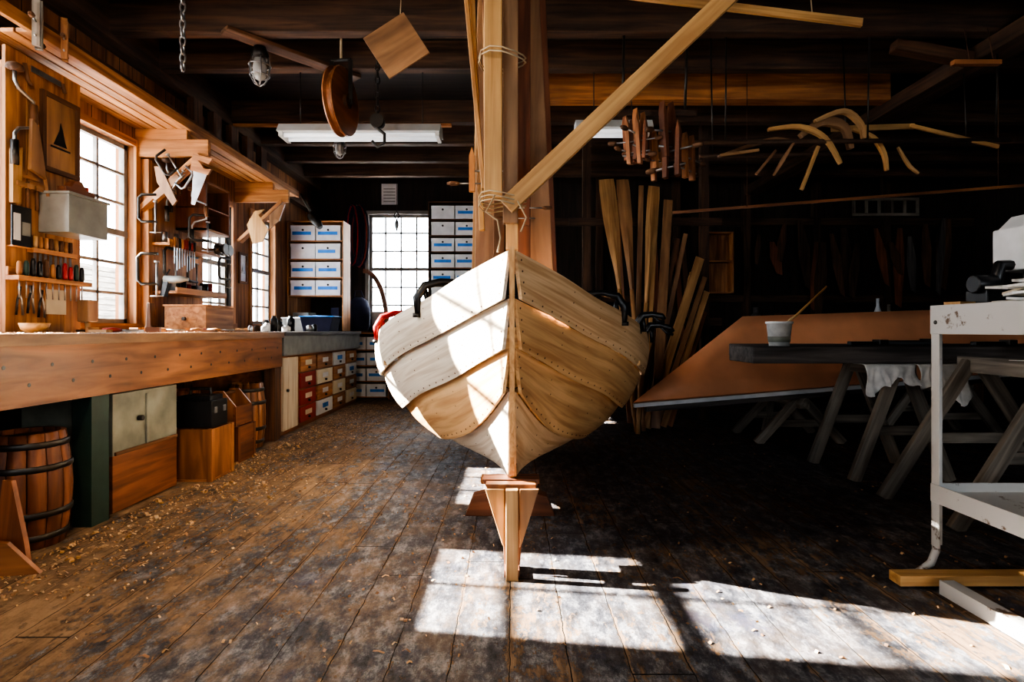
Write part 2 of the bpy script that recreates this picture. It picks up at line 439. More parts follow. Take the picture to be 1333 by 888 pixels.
def barrel(name, c, r, h, mt, hoop=IRON):
    m = M(name); n = 14
    for k in range(n):
        a0 = 2*math.pi*k/n+.012; a1 = 2*math.pi*(k+1)/n-.012
        go = []; gi = []
        for i in range(9):
            t = i/8; rr = r*(.84+.16*math.sin(math.pi*t))
            go.append([V(c)+V((rr*math.cos(a0+(a1-a0)*q), rr*math.sin(a0+(a1-a0)*q), h*t)) for q in (0, .5, 1)])
            rr -= .018
            gi.append([V(c)+V((rr*math.cos(a0+(a1-a0)*q), rr*math.sin(a0+(a1-a0)*q), h*t)) for q in (0, .5, 1)])
        m.slab(go, gi, mt)
    for t in (.1, .3, .7, .9):
        rr = r*(.84+.16*math.sin(math.pi*t))+.003
        m.lathe(V(c)+V((0,0,h*t-.014)), [(rr, 0), (rr+.003, .004), (rr+.003, .024), (rr, .028)], hoop, 28)
    m.lathe(V(c)+V((0,0,h*.93)), [(r*.82, 0), (r*.82, .012)], mt, 24)
    m.lathe(V(c)+V((0,0,.01)), [(r*.80, 0), (r*.80, .012)], mt, 24)
    m.done()
barrel('wooden_barrel', (-2.16, 2.54, 0), .16, .5, STAVE)
barrel('wooden_barrel', (-2.50, 2.30, 0), .16, .5, STAVE)
barrel('wooden_keg', (-2.17, 4.64, 0), .15, .52, BENCHW)
barrel('wooden_keg', (-2.50, 4.3, 0), .15, .5, STAVE)

def crate(name, a, b, mt, n=3):
    m = M(name); x0, y0, z0 = a; x1, y1, z1 = b; t = .014
    m.box((x0, y0, z0), (x1, y1, z0+t), mt)
    for k in range(n):
        za = z0+t+(z1-z0-t)*k/n+.002; zb = z0+t+(z1-z0-t)*(k+1)/n-.002
        m.box((x0, y0, za), (x1, y0+t, zb), mt); m.box((x0, y1-t, za), (x1, y1, zb), mt)
        m.box((x0, y0+t, za), (x0+t, y1-t, zb), mt); m.box((x1-t, y0+t, za), (x1, y1-t, zb), mt)
    for (x, y) in ((x0-.004, y0-.004), (x1-.03, y0-.004), (x0-.004, y1-.03), (x1-.03, y1-.03)):
        m.box((x, y, z0), (x+.034, y+.034, z1), mt)
    m.done(.002)
crate('wooden_crate', (-2.17, 3.56, 0), (-1.88, 3.84, .33), BENCHW, 1)
crate('wooden_crate', (-2.22, 4.05, 0), (-1.95, 4.32, .26), STAVE, 2)
m = M('tool_case')
m.box((-2.15, 3.60, .332), (-1.90, 3.80, .50), BLACK); m.box((-2.13, 3.62, .50), (-1.92, 3.78, .53), BLACK)
m.tube([(-2.09, 3.7, .53), (-2.09, 3.7, .57), (-1.96, 3.7, .57), (-1.96, 3.7, .53)], .011, BLACK)
m.box((-1.902, 3.63, .42), (-1.893, 3.66, .46), STEEL); m.box((-1.902, 3.74, .42), (-1.893, 3.77, .46), STEEL)
m.done(.006)
m = M('wooden_toolbox')
m.box((-2.22, 4.06, .262), (-1.97, 4.31, .275), STAVE); m.box((-2.22, 4.06, .275), (-2.20, 4.31, .40), STAVE); m.box((-1.99, 4.06, .275), (-1.97, 4.31, .40), STAVE)
m.prism([(-.12, 0), (.12, 0), (.12, .13), (.03, .24), (-.03, .24), (-.12, .13)], (-2.095, 4.07, .275), (1,0,0), (0,0,1), .015, BENCHW)
m.prism([(-.12, 0), (.12, 0), (.12, .13), (.03, .24), (-.03, .24), (-.12, .13)], (-2.095, 4.30, .275), (1,0,0), (0,0,1), .015, BENCHW)
m.cyl((-2.095, 4.07, .49), (-2.095, 4.30, .49), .011, BROWN)
m.done()
m = M('leaning_offcut')
m.prism([(0, 0), (.16, 0), (.13, .1), (.04, .34), (0, .34)], (-2.06, 2.27, 0.002), (1, -.15, 0), (0, .12, 1), .02, STAVE)
m.prism([(0, 0), (.22, 0), (.12, .13), (0, .15)], (-2.06, 2.18, 0.002), (1, .2, 0), (0, -.1, 1), .02, BENCHW)
m.done()

m = M('drawer_cabinet')
m.box((XL+.005, 5.04, .72), (BX-.0, 7.55, .90), GREY); m.box((XL+.005, 5.04, .90), (BX+.02, 7.55, .935), GREYX)
m.box((XL+.005, 5.04, .0), (BX-.05, 7.55, .72), BENCHW)
m.box((BX-.05, 5.10, .04), (BX-.03, 5.45, .70), CREAM)
m.cyl((BX-.03, 5.18, .4), (BX-.01, 5.18, .4), .014, IRON)
for ci, (y0, y1) in enumerate(((5.52, 5.95), (6.0, 6.5), (6.55, 7.0), (7.05, 7.5))):
    for r in range(4):
        z0 = .05+r*.165
        mt = (REDP if r != 3 else ORANGEY) if ci == 0 else ((ORANGEY, WHITE, ORANGEX, PAPER)[(r+ci) % 4])
        m.box((BX-.05, y0, z0), (BX-.03, y1, z0+.15), mt)
        yy = (y0+y1)/2
        m.box((BX-.03, yy-.09, z0+.06), (BX-.026, yy+.09, z0+.11), PAPER if ci == 0 else (BLUE if mt is WHITE else WHITE))
        m.cyl((BX-.03, yy, z0+.035), (BX-.01, yy, z0+.035), .012, IRON, n=8)
m.done(.003)

def box_rack(name, x0, x1, y0, y1, z0, rows, cols, rh, frame, legs=0):
    m = M(name); w = (x1-x0)/cols
    for r in range(rows):
        z = z0+r*rh
        m.box((x0-.02, y0+.01, z-.016), (x1+.02, y1, z), frame)
        for c in range(cols):
            a = x0+c*w+.008; b = x0+(c+1)*w-.008; j = RG.uniform(-.012, .006)
            m.box((a, y0-j, z+.001), (b, y1-.02, z+rh-.045), WHITE)
            m.box((a-.003, y0-.004-j, z+rh-.085), (b+.003, y1-.02, z+rh-.043), WHITE)
            if random.random() < .8:
                t = random.uniform(.02, .05)
                m.box((a+t, y0-.006-j, z+rh*.30), (b-random.uniform(.02, .07), y0-.003-j, z+rh*.48), BLUE)
            m.cyl(((a+b)/2, y0-.006-j, z+rh*.57), ((a+b)/2, y0+.001-j, z+rh*.57), .014, BLACK, n=10)
    m.box((x0-.035, y0, z0-.02-legs), (x0-.02, y1, z0+rows*rh), frame); m.box((x1+.02, y0, z0-.02-legs), (x1+.035, y1, z0+rows*rh), frame)
    m.box((x0-.035, y0, z0+rows*rh), (x1+.035, y1, z0+rows*rh+.016), frame)
    return m
m = box_rack('storage_box_shelf', XL+.05, -2.20, 7.30, 7.62, 1.40, 4, 2, .235, ORANGEX, .44)
for (x, w_, h, mt) in ((-2.72, .2, .24, GREY), (-2.45, .22, .16, WHITE), (-2.28, .1, .3, NAVY)): m.box((x-w_/2, 7.32, .94), (x+w_/2, 7.6, .94+h), mt)
m.done()
m = box_rack('storage_box_shelf', -2.28, -1.72, 7.80, 8.12, .04, 4, 2, .215, ORANGEX, .02)
m.box((-2.32, 7.78, .92), (-1.68, 8.15, .94), BROWN); m.done()
m = box_rack('cardboard_box_stack', -1.10, -.45, 7.70, 8.08, .04, 12, 2, .22, BROWN, .02); m.done()

m = M('plastic_bin'); m.prism([(-.15, 0), (.15, 0), (.19, .17), (-.19, .17)], (-2.22, 6.6, .936), (1,0,0), (0,0,1), .3, NAVY); m.box((-2.42, 6.44, 1.10), (-2.02, 6.76, 1.115), BLUE); m.done(.005)
m = M('plastic_bin'); m.prism([(-.12, 0), (.12, 0), (.16, .16), (-.16, .16)], (-2.6, 6.95, .936), (1,0,0), (0,0,1), .26, GREY); m.box((-2.77, 6.81, 1.09), (-2.43, 7.09, 1.105), WHITE); m.done(.005)
m = M('white_bucket'); m.lathe((-1.85, 7.93, .942), [(.09, 0), (.115, .25), (.122, .25), (.122, .265), (.10, .265)], WHITE, 24); m.tube([(-1.97, 7.93, 1.19), (-1.93, 7.86, 1.12), (-1.85, 7.82, 1.09), (-1.77, 7.86, 1.12), (-1.73, 7.93, 1.19)], .004, STEEL); m.done()
m = M('canvas_bag')
m.lathe((-2.14, 7.95, .942), [(.12, 0), (.15, .06), (.16, .30), (.12, .42), (.05, .47)], NAVY, 18); m.tube([(-2.22, 7.95, 1.36), (-2.19, 7.95, 1.50), (-2.11, 7.95, 1.50), (-2.06, 7.95, 1.36)], .01, NAVY); m.done()
m = M('hanging_rope_coil')
for k in range(7):
    c = (NAVY, RED, NAVY, NAVY, NAVY, REDP, NAVY)[k]; pts = []
    for i in range(17):
        a = 2*math.pi*i/16; pts.append((-2.30+k*.022+.07*math.cos(a)*(1+.1*k), YB-.09+.01*k, 2.30+.42*math.sin(a)*(1+random.random()*.08)))
    m.tube(pts[:-1], .011, c, 6, closed=True)
m.cyl((-2.22, YB, 2.72), (-2.22, YB-.12, 2.74), .01, IRON); m.done()
m = M('paper_notice'); m.box((-1.88, YB-.008, 2.76), (-1.65, YB-.001, 3.06), WHITE)
for k in range(5): m.box((-1.85, YB-.010, 2.8+k*.045), (-1.68, YB-.008, 2.812+k*.045), GREY)
m.done()
m = M('window_side_counter'); m.box((-1.66, 7.6, .9), (-1.14, 8.15, .94), BROWN)
for x in (-1.64, -1.2): m.box((x, 7.62, 0), (x+.05, 7.67, .9), BROWN); m.box((x, 8.08, 0), (x+.05, 8.13, .9), BROWN)
m.done()
m = M('steam_bent_rib')
pts = [(-2.02+.32*math.sin(a), 7.74, 1.0+.95*math.cos(a)*.8) for a in [i*math.pi/2/14 for i in range(15)]]
for i in range(14): m.beam(pts[i], pts[i+1], .055, .05, STAVE, up=(0,1,0))
m.box((-1.74, 7.70, .941), (-1.66, 7.78, 1.02), STAVE)
m.done()
m = M('hanging_plumb_hook')
m.cyl((-1.62, 8.0, 3.22), (-1.62, 8.0, 2.62), .004, IRON, n=6)
m.tube([(-1.62, 8, 2.62), (-1.58, 8, 2.56), (-1.62, 8, 2.5), (-1.66, 8, 2.56)], .012, IRON, closed=True)
m.lathe((-1.62, 8, 2.34), [(.004, 0), (.03, .08), (.03, .12), (.008, .17)], STEEL, 12); m.done()

# ------------------------------------------------------------------ tool cabinet nearest the camera
TX = -2.60
m = M('tool_board')
TY0, TY1 = 2.92, 3.43
m.box((XL+.03, TY0, .94), (TX-.02, TY1, .98), ORANGEY); m.box((XL+.03, TY0, 2.30), (TX-.02, TY1, 2.34), ORANGEY)
m.box((XL+.03, TY1-.03, .98), (TX-.02, TY1, 2.30), ORANGE); m.box((XL+.03, TY0, .98), (TX-.02, TY0+.03, 2.30), ORANGE)
for k in range(4): m.box((TX-.02, TY0+k*.1275, .94), (TX, TY0+(k+1)*.1275-.003, 2.42), ORANGE)
m.box((TX, TY0, 1.21), (TX+.07, TY1, 1.235), ORANGEY); m.box((TX, TY0, 1.235), (TX+.015, TY1, 1.28), ORANGEY)
m.done(.002)
def frm(name, y0, y1, z0, z1, x, fmat=ORANGE, inner=PAPER, pic=GREY):
    m = M(name); t = .025
    m.box((x, y0, z0), (x+.02, y0+t, z1), fmat); m.box((x, y1-t, z0), (x+.02, y1, z1), fmat)
    m.box((x, y0+t, z0), (x+.02, y1-t, z0+t), fmat); m.box((x, y0+t, z1-t), (x+.02, y1-t, z1), fmat)
    m.box((x, y0+t, z0+t), (x+.008, y1-t, z1-t), inner)
    yc = (y0+y1)/2; zc = (z0+z1)/2; s = (y1-y0)*.13
    m.prism([(-s*1.4, -s*1.6), (s*1.3, -s*1.6), (s*.9, -s*.7), (s*.4, s*1.2), (0, s*2.2), (-s*.2, s*1.0), (-s*.9, -s*.5)], (x+.010, yc, zc), (0,1,0), (0,0,1), .003, pic)
    m.prism([(-s*2, -s*2.2), (s*2, -s*2.2), (s*2, -s*1.9), (-s*2, -s*1.9)], (x+.010, yc, zc), (0,1,0), (0,0,1), .003, pic)
    m.done()
frm('framed_picture', 3.13, 3.40, 1.84, 2.28, TX, BROWN, BENCHT, IRON)
frm('framed_picture', 6.02, 6.20, 1.45, 1.78, XL, BROWN, WHITE)
m = M('photo_cards')
m.box((TX+.018, 2.93, 1.39), (TX+.024, 3.05, 1.60), BLACK); m.box((TX+.024, 2.94, 1.42), (TX+.027, 2.98, 1.56), WHITE); m.box((TX+.024, 2.99, 1.45), (TX+.027, 3.04, 1.52), GREY); m.box((TX, 2.93, 1.385), (TX+.03, 3.05, 1.39), ORANGEY)
m.done()
m = M('wall_box')
m.box((TX+.001, 3.12, 1.49), (TX+.17, 3.42, 1.70), GREY); m.box((TX+.001, 3.11, 1.70), (TX+.18, 3.43, 1.715), GREY); m.done(.003)
m = M('hand_plane')
m.prism([(0, 0), (.22, 0), (.22, .04), (.15, .05), (.12, .09), (.07, .085), (.04, .045), (0, .04)], (TX+.09, 3.17, 1.717), (0,1,0), (0,0,1), .05, STAVE)
m.cyl((TX+.09, 3.35, 1.75), (TX+.09, 3.35, 1.79), .014, REDP)
m.done(.003)
m = M('paper_note'); m.box((TX, 3.17, 1.04), (TX+.006, 3.31, 1.18), PAPER); m.done()
m = M('wood_mallet'); m.box((TX+.03, 3.36, 1.0), (TX+.10, 3.44, 1.13), BENCHT); m.cyl((TX+.065, 3.4, .94), (TX+.065, 3.4, 1.0), .014, TAN); m.done(.006)
def saw(name, o, u, v, L_=.45):
    m = M(name)
    m.prism([(0, .02), (L_, .06), (L_, .09), (0, .14)], o, u, v, .003, STEEL)
    o2 = V(o)-V(u)*.12
    m.prism([(0, 0), (.13, 0), (.13, .15), (.08, .17), (.09, .11), (.04, .05), (.05, .14), (.0, .16)], o2, u, v, .022, ORANGE)
    m.done()
Y = (0,1,0); Z = (0,0,1)
def brace(name, o, u, v, s=1.0):
    o = V(o); u = V(u); v = V(v); m = M(name); P = lambda a, b: o+u*a*s+v*b*s
    m.tube([P(0, .0), P(0, .06), P(.02, .09), (P(.1, .12)), P(.1, .24), P(.02, .27), P(0, .30), P(0, .34)], .008*s, STEEL)
    m.tube([P(.1, .135), P(.1, .225)], .017*s, BROWN)
    m.lathe(P(0, .34), [(.012*s, 0), (.035*s, .01*s), (.03*s, .03*s), (.01*s, .04*s)], BROWN, 14, axis=v)
    m.tube([P(0, -.08), P(0, .03)], .016*s, IRON); m.done()
def cclamp(name, o, u, v, s=1.0, mt=IRON):
    o = V(o); u = V(u); v = V(v); m = M(name); P = lambda a, b: o+u*a*s+v*b*s
    m.tube([P(.16, 0), P(.03, 0), P(0, .03), P(0, .20), P(.03, .23), P(.16, .23)], .012*s, mt)
    m.tube([P(.15, -.1), P(.15, .17)], .008*s, STEEL); m.tube([P(.10, -.09), P(.20, -.09)], .005*s, STEEL)
    m.lathe(P(.15, .165), [(.018*s, 0), (.018*s, .012*s)], STEEL, 12, axis=v); m.done()
def handscrew(name, o, u, v, s=1.0, mt=ORANGE):
    o = V(o); u = V(u); v = V(v); m = M(name)
    for k in (0, .11):
        m.prism([(k*s, 0), ((k+.04)*s, 0), ((k+.04)*s, .26*s), ((k+.02)*s, .32*s), (k*s, .26*s)], o, u, v, .04*s, mt)
    for b in (.06, .15):
        m.tube([o+u*(-.12 if b < .1 else .02)*s+v*b*s, o+u*(.2 if b < .1 else .27)*s+v*b*s], .006*s, STEEL)
        c = -.16 if b < .1 else .26
        m.tube([o+u*c*s+v*b*s, o+u*(c+.03)*s+v*b*s, o+u*(c+.07)*s+v*b*s, o+u*(c+.09)*s+v*b*s], [.010*s, .018*s, .016*s, .010*s], BROWN)
    m.done()
brace('brace_drill', (TX+.03, 2.94, 1.90), Y, Z, 1.15)
m = M('wooden_pattern'); m.prism([(0, 0), (.10, -.03), (.13, -.16), (.05, .24), (.01, .27)], (TX+.055, 3.0, 1.80), Y, Z, .018, BENCHT); m.done()
m = M('wooden_pattern'); m.prism([(0, 0), (.05, .0), (.06, .30), (0, .28)], (TX+.02, 2.93, 1.61), Y, Z, .02, TAN); m.done()
m = M('drawknife')
m.tube([(TX+.03, 3.00, 2.36), (TX+.03, 3.02, 2.28), (TX+.03, 3.04, 2.26)], .010, BROWN, 8); m.prism([(0, 0), (.20, 0), (.20, .03), (0, .03)], (TX+.03, 3.04, 2.335), Y, Z, .004, STEEL); m.tube([(TX+.03, 3.25, 2.36), (TX+.03, 3.27, 2.31)], .010, BROWN, 8)
m.done()
m = M('screwdriver_set')
for k in range(11):
    y = 2.95+k*.043; c = random.choice([RED, BLACK, BLACK, ORANGE, GREEN, BROWN, REDP, BLACK]); h = random.uniform(.07, .10)
    m.cyl((TX+.045, y, 1.12), (TX+.045, y, 1.236), .0035, STEEL, n=6)
    m.tube([(TX+.045, y, 1.237), (TX+.045, y, 1.25), (TX+.045, y, 1.24+h*.8), (TX+.045, y, 1.24+h)], [.008, .013, .012, .007], c, 8)
m.done()
m = M('chisel_set')
for k in range(8):
    y = 3.08+k*.035
    m.box((TX+.015, y-.008, 1.30), (TX+.019, y+.008, 1.39), STEEL)
    m.tube([(TX+.02, y, 1.39), (TX+.02, y, 1.41), (TX+.02, y, 1.46)], [.007, .012, .010], random.choice([ORANGE, BROWN, TAN]), 8)
m.box((TX, 3.05, 1.37), (TX+.035, 3.36, 1.395), ORANGEY); m.done()
m = M('pliers')
for (y, z) in ((2.98, 1.17), (3.05, 1.18), (3.12, 1.16)):
    m.tube([(TX+.02, y-.02, z-.14), (TX+.02, y-.012, z-.06), (TX+.02, y, z-.03), (TX+.02, y+.006, z+.01)], .006, BLACK, 6)
    m.tube([(TX+.02, y+.02, z-.14), (TX+.02, y+.012, z-.06), (TX+.02, y, z-.03), (TX+.02, y-.006, z+.01)], .006, STEEL, 6)
m.done()
m = M('wooden_bowl'); m.lathe((-2.4, 2.86, .936), [(.03, 0), (.055, .02), (.065, .05), (.06, .05), (.045, .02)], HONEY, 20); m.done()
m = M('marking_gauges')
for k, y in enumerate((2.97, 3.03, 3.09)):
    m.cyl((TX+.02, y, 1.60), (TX+.02, y, 1.77-.03*k), .009, BROWN, n=8); m.box((TX+.003, y-.022, 1.705), (TX+.04, y+.022, 1.73), BENCHT)
m.box((TX, 2.95, 1.76), (TX+.02, 3.10, 1.775), ORANGEY); m.done()

# ---- second tool wall
T2 = XL+.05
m = M('tool_rack')
m.box((XL+.001, 4.43, .94), (T2, 5.22, 2.28), ORANGE)
m.box((XL+.001, 4.415, .94), (T2+.03, 4.46, 2.28), ORANGE)
for z, dd in ((1.62, .16), (1.24, .22)):
    m.box((T2, 4.46, z), (T2+dd, 5.24, z+.02), ORANGEY); m.box((T2+dd-.01, 4.46, z), (T2+dd+.004, 5.24, z+.05), ORANGEY)
m.done(.002)
m = M('wall_cubby')
x0, x1, y0, y1, z0, z1 = T2, T2+.26, 4.82, 5.22, 1.80, 2.22
m.box((x0, y0, z0), (x1, y0+.018, z1), STAVE); m.box((x0, y1-.018, z0), (x1, y1, z1), STAVE)
m.box((x0, y0, z0), (x1, y1, z0+.018), ORANGEX); m.box((x0, y0, z1-.018), (x1, y1, z1), ORANGEX); m.box((x0, y0, 1.99), (x1, y1, 2.0), STAVE)
for k in range(4): m.cyl((x0+.1, y0+.07+k*.085, z0+.02), (x0+.1, y0+.07+k*.085, z0+.11), .028, random.choice([IRON, REDP, WHITE, BLACK]))
m.done()
brace('brace_drill', (T2+.12, 4.50, 1.9), Y, Z, 1.1)
brace('brace_drill', (T2+.25, 4.62, 1.74), (1,.3,0), Z, 1.0)
brace('brace_drill', (T2+.06, 4.66, 1.98), (.4,.9,0), Z, .8)
cclamp('c_clamp', (T2+.10, 4.50, 1.38), Y, Z, 1.0)
cclamp('c_clamp', (T2+.16, 4.72, 1.36), Y, Z, .9)
cclamp('c_clamp', (T2+.24, 4.60, 1.68), (.9,.4,0), Z, .9)
cclamp('c_clamp', (T2+.30, 4.95, 1.40), (.3,.9,0), Z, .8)
cclamp('c_clamp', (T2+.02, 4.30, 1.30), (.9,.1,0), Z, 1.0)
cclamp('c_clamp', (T2+.0, 4.34, 1.78), (.9,.1,0), Z, .9)
cclamp('c_clamp', (T2+.22, 4.33, 2.12), (.6,.1,.5), (-.5,0,.8), .8)
cclamp('c_clamp', (T2+.34, 4.34, 2.02), (-.6,.1,.5), (.5,0,.8), .7, STEEL)
saw('handsaw', (T2+.40, 4.34, 2.18), (-.25,.1,-.95), (.9,0,-.25), .26)
m = M('wooden_square_pattern'); m.prism([(0, 0), (.20, .17), (.16, .21), (-.03, .04)], (T2+.12, 4.36, 1.94), (1,0,0), Z, .02, BENCHT)
m.prism([(0,0),(.05,0),(.17,-.26),(.14,-.30),(.02,-.12)], (T2+.12, 4.35, 2.2), (1,0,0), Z, .02, BENCHT); m.done()
m = M('wall_pulley')
for k in range(2): m.lathe((T2+.22, 5.06+k*.08, 1.67), [(.05, 0), (.05, .02), (.035, .03), (.035, .06), (.05, .07), (.05, .09)], IRON, 18, axis=(1,0,0))
m.box((T2, 5.02, 1.66), (T2+.26, 5.20, 1.675), BROWN); m.done()
m = M('tins_and_jars')
for k in range(9):
    y = 4.52+k*.08; r = random.uniform(.02, .035); h = random.uniform(.06, .11)
    m.cyl((T2+.1, y, 1.262), (T2+.1, y, 1.262+h), r, random.choice([IRON, WHITE, ORANGE, REDP, BLACK, STEEL]))
    h = random.uniform(.04, .10)
    if k < 6: m.cyl((T2+.09, y, 1.642), (T2+.09, y, 1.642+h), r*.8, random.choice([IRON, BROWN, STEEL, ORANGE]))
m.done()
m = M('hanging_files')
for k in range(9):
    y = 4.52+k*.035; L_ = .12+.05*((k*7) % 4)/3
    m.box((T2+.168, y-.006, 1.60-L_), (T2+.172, y+.006, 1.62), STEEL); m.tube([(T2+.17, y, 1.61), (T2+.17, y, 1.63), (T2+.17, y, 1.69)], [.006, .012, .009], RG.choice([ORANGE, BROWN, REDP, BLACK]), 8)
m.done()
m = M('bench_box'); m.box((-2.75, 4.50, .936), (-2.42, 4.94, 1.14), ORANGEX); m.box((-2.76, 4.49, 1.14), (-2.41, 4.95, 1.155), ORANGEX)
m.cyl((-2.58, 4.485, 1.04), (-2.58, 4.46, 1.04), .015, IRON); m.done(.003)
m = M('bench_jack'); m.prism([(0, 0), (.1, 0), (.07, .05), (.06, .22), (.04, .22), (.03, .05)], (-2.78, 4.30, .936), (1,0,0), Z, .06, BROWN); m.done(.003)
m = M('electric_drill')
m.tube([(-2.66, 4.36, 1.34), (-2.55, 4.36, 1.34), (-2.48, 4.36, 1.34)], [.03, .028, .012], GREY, 12); m.beam((-2.64, 4.36, 1.33), (-2.67, 4.36, 1.21), .035, .045, BLACK, up=(0,1,0)); m.cyl((-2.66, 4.36, 1.36), (-2.66, 4.42, 1.42), .006, IRON, n=6); m.done()
m = M('wooden_pattern'); m.prism([(0, 0), (.10, .02), (.16, .15), (.06, .30), (.12, .36), (.02, .34), (-.06, .2)], (-2.70, 5.93, 1.85), (1,0,0), Z, .02, HONEY); m.done()
m = M('wooden_pattern'); m.prism([(0, 0), (.10, .09), (.16, .26), (.1, .24), (0, .15)], (-2.52, 5.92, 2.0), (1,0,0), Z, .02, BENCHT); m.done()
m = M('wood_offcuts')
for k in range(8):
    y = 5.15+k*.17; m.rbox((-2.75+random.random()*.1, y, .955), (random.uniform(.05, .15), .1, .035), (0, 0, random.uniform(-.6, .6)), random.choice([ORANGEX, HONEY, TAN, STAVE]))
m.done()
m = M('bench_clutter')
for k in range(14):
    x = random.uniform(-2.55, -2.12); y = 5.15+k*.09; h = random.uniform(.04, .17); r = random.uniform(.02, .045)
    m.lathe((x, y, .937), [(r, 0), (r, h*.8), (r*.6, h*.9), (r*.6, h)], random.choice([WHITE, BLACK, STEEL, BROWN, IRON, BLUE]), 12)
m.done()
m = M('bench_hand_tools')
for k in range(20):
    y = 3.0+k*.075; x = RG.uniform(-2.38, -2.10)
    if k % 3 == 0: m.rbox((x, y, .945), (RG.uniform(.12, .25), .03, .016), (0, 0, RG.uniform(-1, 1)), RG.choice([STEEL, BROWN, TAN]))
    elif k % 3 == 1:
        a = RG.uniform(0, 3); d = V((math.cos(a), math.sin(a), 0)); p = V((x, y, .952))
        m.tube([p, p+d*.09], .004, STEEL, 6); m.tube([p-d*.09, p-d*.04, p], [.009, .014, .009], RG.choice([ORANGE, BROWN, REDP]), 8)
    else: m.rbox((x, y, .952), (.07, .05, .03), (0, 0, RG.uniform(-1, 1)), RG.choice([ORANGEX, STAVE, IRON]))
m.done()
m = M('router_tool')
m.tube([(-2.35, 6.65, 2.30), (-2.28, 6.62, 2.22), (-2.22, 6.60, 2.14)], [.05, .055, .03], BLACK, 12); m.tube([(-2.36, 6.65, 2.34), (-2.46, 6.62, 2.54)], .015, IRON); m.done()
handscrew('handscrew_clamp', (-2.45, 2.95, 2.40), (.25,-.5,0), Z, .8, GREYW)
handscrew('handscrew_clamp', (-2.45, 3.12, 2.42), (.25,-.4,0), Z, .7, ORANGE)

# ------------------------------------------------------------------ boat
U = np.array([0, .06, .13, .22, .32, .5, .75, 1.0])
YS = [1.95, 1.985, 2.04, 2.12, 2.30]; YE = [5.6, 5.57, 5.54, 5.50, 5.46]
RX = [[.012, .19, .36, .60, .79, .86, .74, .52], [.012, .15, .31, .55, .745, .81, .69, .46], [.012, .12, .245, .45, .62, .69, .57, .36],
      [.012, .085, .175, .32, .44, .50, .40, .24], [.010]*8]
RZ = [[1.224, 1.165, 1.10, 1.02, .93, .88, .90, .98], [1.06, 1.005, .935, .83, .705, .655, .69, .80], [.885, .82, .74, .635, .51, .46, .51, .64],
      [.72, .60, .485, .39, .35, .325, .38, .50], [.36, .295, .265, .25, .24, .235, .27, .38]]
US = U.copy(); US[1:7] = US[1:7]*np.array([1.18, 1.18, 1.18, 1.18, 1.12, 1.04])
def curve(tab, u):
    t = np.array(tab, float); d = np.gradient(t, US); i = int(min(max(np.searchsorted(US, u)-1, 0), len(US)-2))
    h = US[i+1]-US[i]; s = (u-US[i])/h; s2 = s*s; s3 = s2*s
    return float((2*s3-3*s2+1)*t[i]+(s3-2*s2+s)*h*d[i]+(-2*s3+3*s2)*t[i+1]+(s3-s2)*h*d[i+1])
def row(k, u): return V((max(.010, curve(RX[k], u)), YS[k]+(YE[k]-YS[k])*u, curve(RZ[k], u)))
def hp(k, u, v): return row(k, u).lerp(row(k+1, u), v)
def hn(k, u, v):
    e = .01; u2 = min(u, .98)
    du = hp(k, u2+e, v)-hp(k, u2, v); dv = row(k+1, u2)-row(k, u2)
    n = du.cross(dv).normalized()
    return n if n.x-.3*n.z > 0 else -n
def hull(k, u, v, off=0):
    p = hp(k, u, v); n = hn(k, u, v); bulge = .016*4*v*(1-v)*min(1, u*7) * (1.8 if k == 3 else 1)
    lap = .024*v if k < 3 else .004*v
    return p+n*(.003+lap+bulge+off)
boat = M('wooden_rowboat')
us = [0, .015, .03]+[.05+i*.025 for i in range(39)]
vv6 = (0, .2, .4, .6, .8, 1)
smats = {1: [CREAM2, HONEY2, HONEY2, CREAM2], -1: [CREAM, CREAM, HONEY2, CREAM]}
for s in (1, -1):
    S = lambda p: V((p.x*s, p.y, p.z))
    for k in range(4):
        go = [[S(hull(k, u, v)) for v in vv6] for u in us]
        gi = [[S(hull(k, u, v, -.014)) for v in vv6] for u in us]
        gr = [(v*.18, 0, u*3.6) for u in us for v in vv6]+[(v*.18, .014, u*3.6) for u in us for v in vv6]
        boat.slab(go, gi, smats[s][k], g=gr)
        if k < 3:
            u = .02
            while u < .7:
                p = hull(k, u, .91); n = hn(k, u, .91); boat.cyl(S(p-n*.002), S(p+n*.0012), .0036, BROWN, n=6); u += .02
        for i in range(4):
            vv = .15+.23*i; p = hull(k, .006, vv); n = hn(k, .006, vv); boat.cyl(S(p-n*.002), S(p+n*.0012), .0040, BROWN, n=6)
        for uu in (.10, .17, .24, .31):
            for vv in (.2, .45): 
                p = hull(k, uu, vv); n = hn(k, uu, vv); boat.cyl(S(p-n*.002), S(p+n*.001), .0030, BROWN, n=6)
    pts = [S(row(0, u)-V((.018, 0, .012))) for u in us]
    for i in range(3, len(pts)-1): boat.beam(pts[i], pts[i+1], .02, .03, HONEY)
    for u in [.08+i*.07 for i in range(13)]:
        q = []
        for k in range(4):
            for v in (0, .5): q.append(S(hull(k, u, v, -.022)))
        q.append(S(row(4, u)+V((0, 0, .03))))
        for i in range(len(q)-1): boat.beam(q[i], q[i+1], .022, .018, HONEY, up=(0,1,0))
sy = list(zip(YS, [1.224, 1.06, .885, .72, .36]))
front = [(1.936, 1.236)]+[(y-.010, z) for y, z in sy[1:4]]+[(2.17, .56), (2.27, .39), (2.36, .31)]
back = [(2.46, .35), (2.26, .60), (2.18, .74), (2.09, .90), (2.04, 1.07), (2.0, 1.243)]
boat.prism(front+back, (0,0,0), (0,1,0), (0,0,1), .019, STEMW)
kp = [(2.34, .32)]+[(row(4, u).y, row(4, u).z-.045) for u in (.08, .15, .26, .38, .5, .75, 1)]
kq = [(row(4, u).y, row(4, u).z+.02) for u in (1, .75, .5, .38, .26, .15, .08)]+[(2.34, .38)]
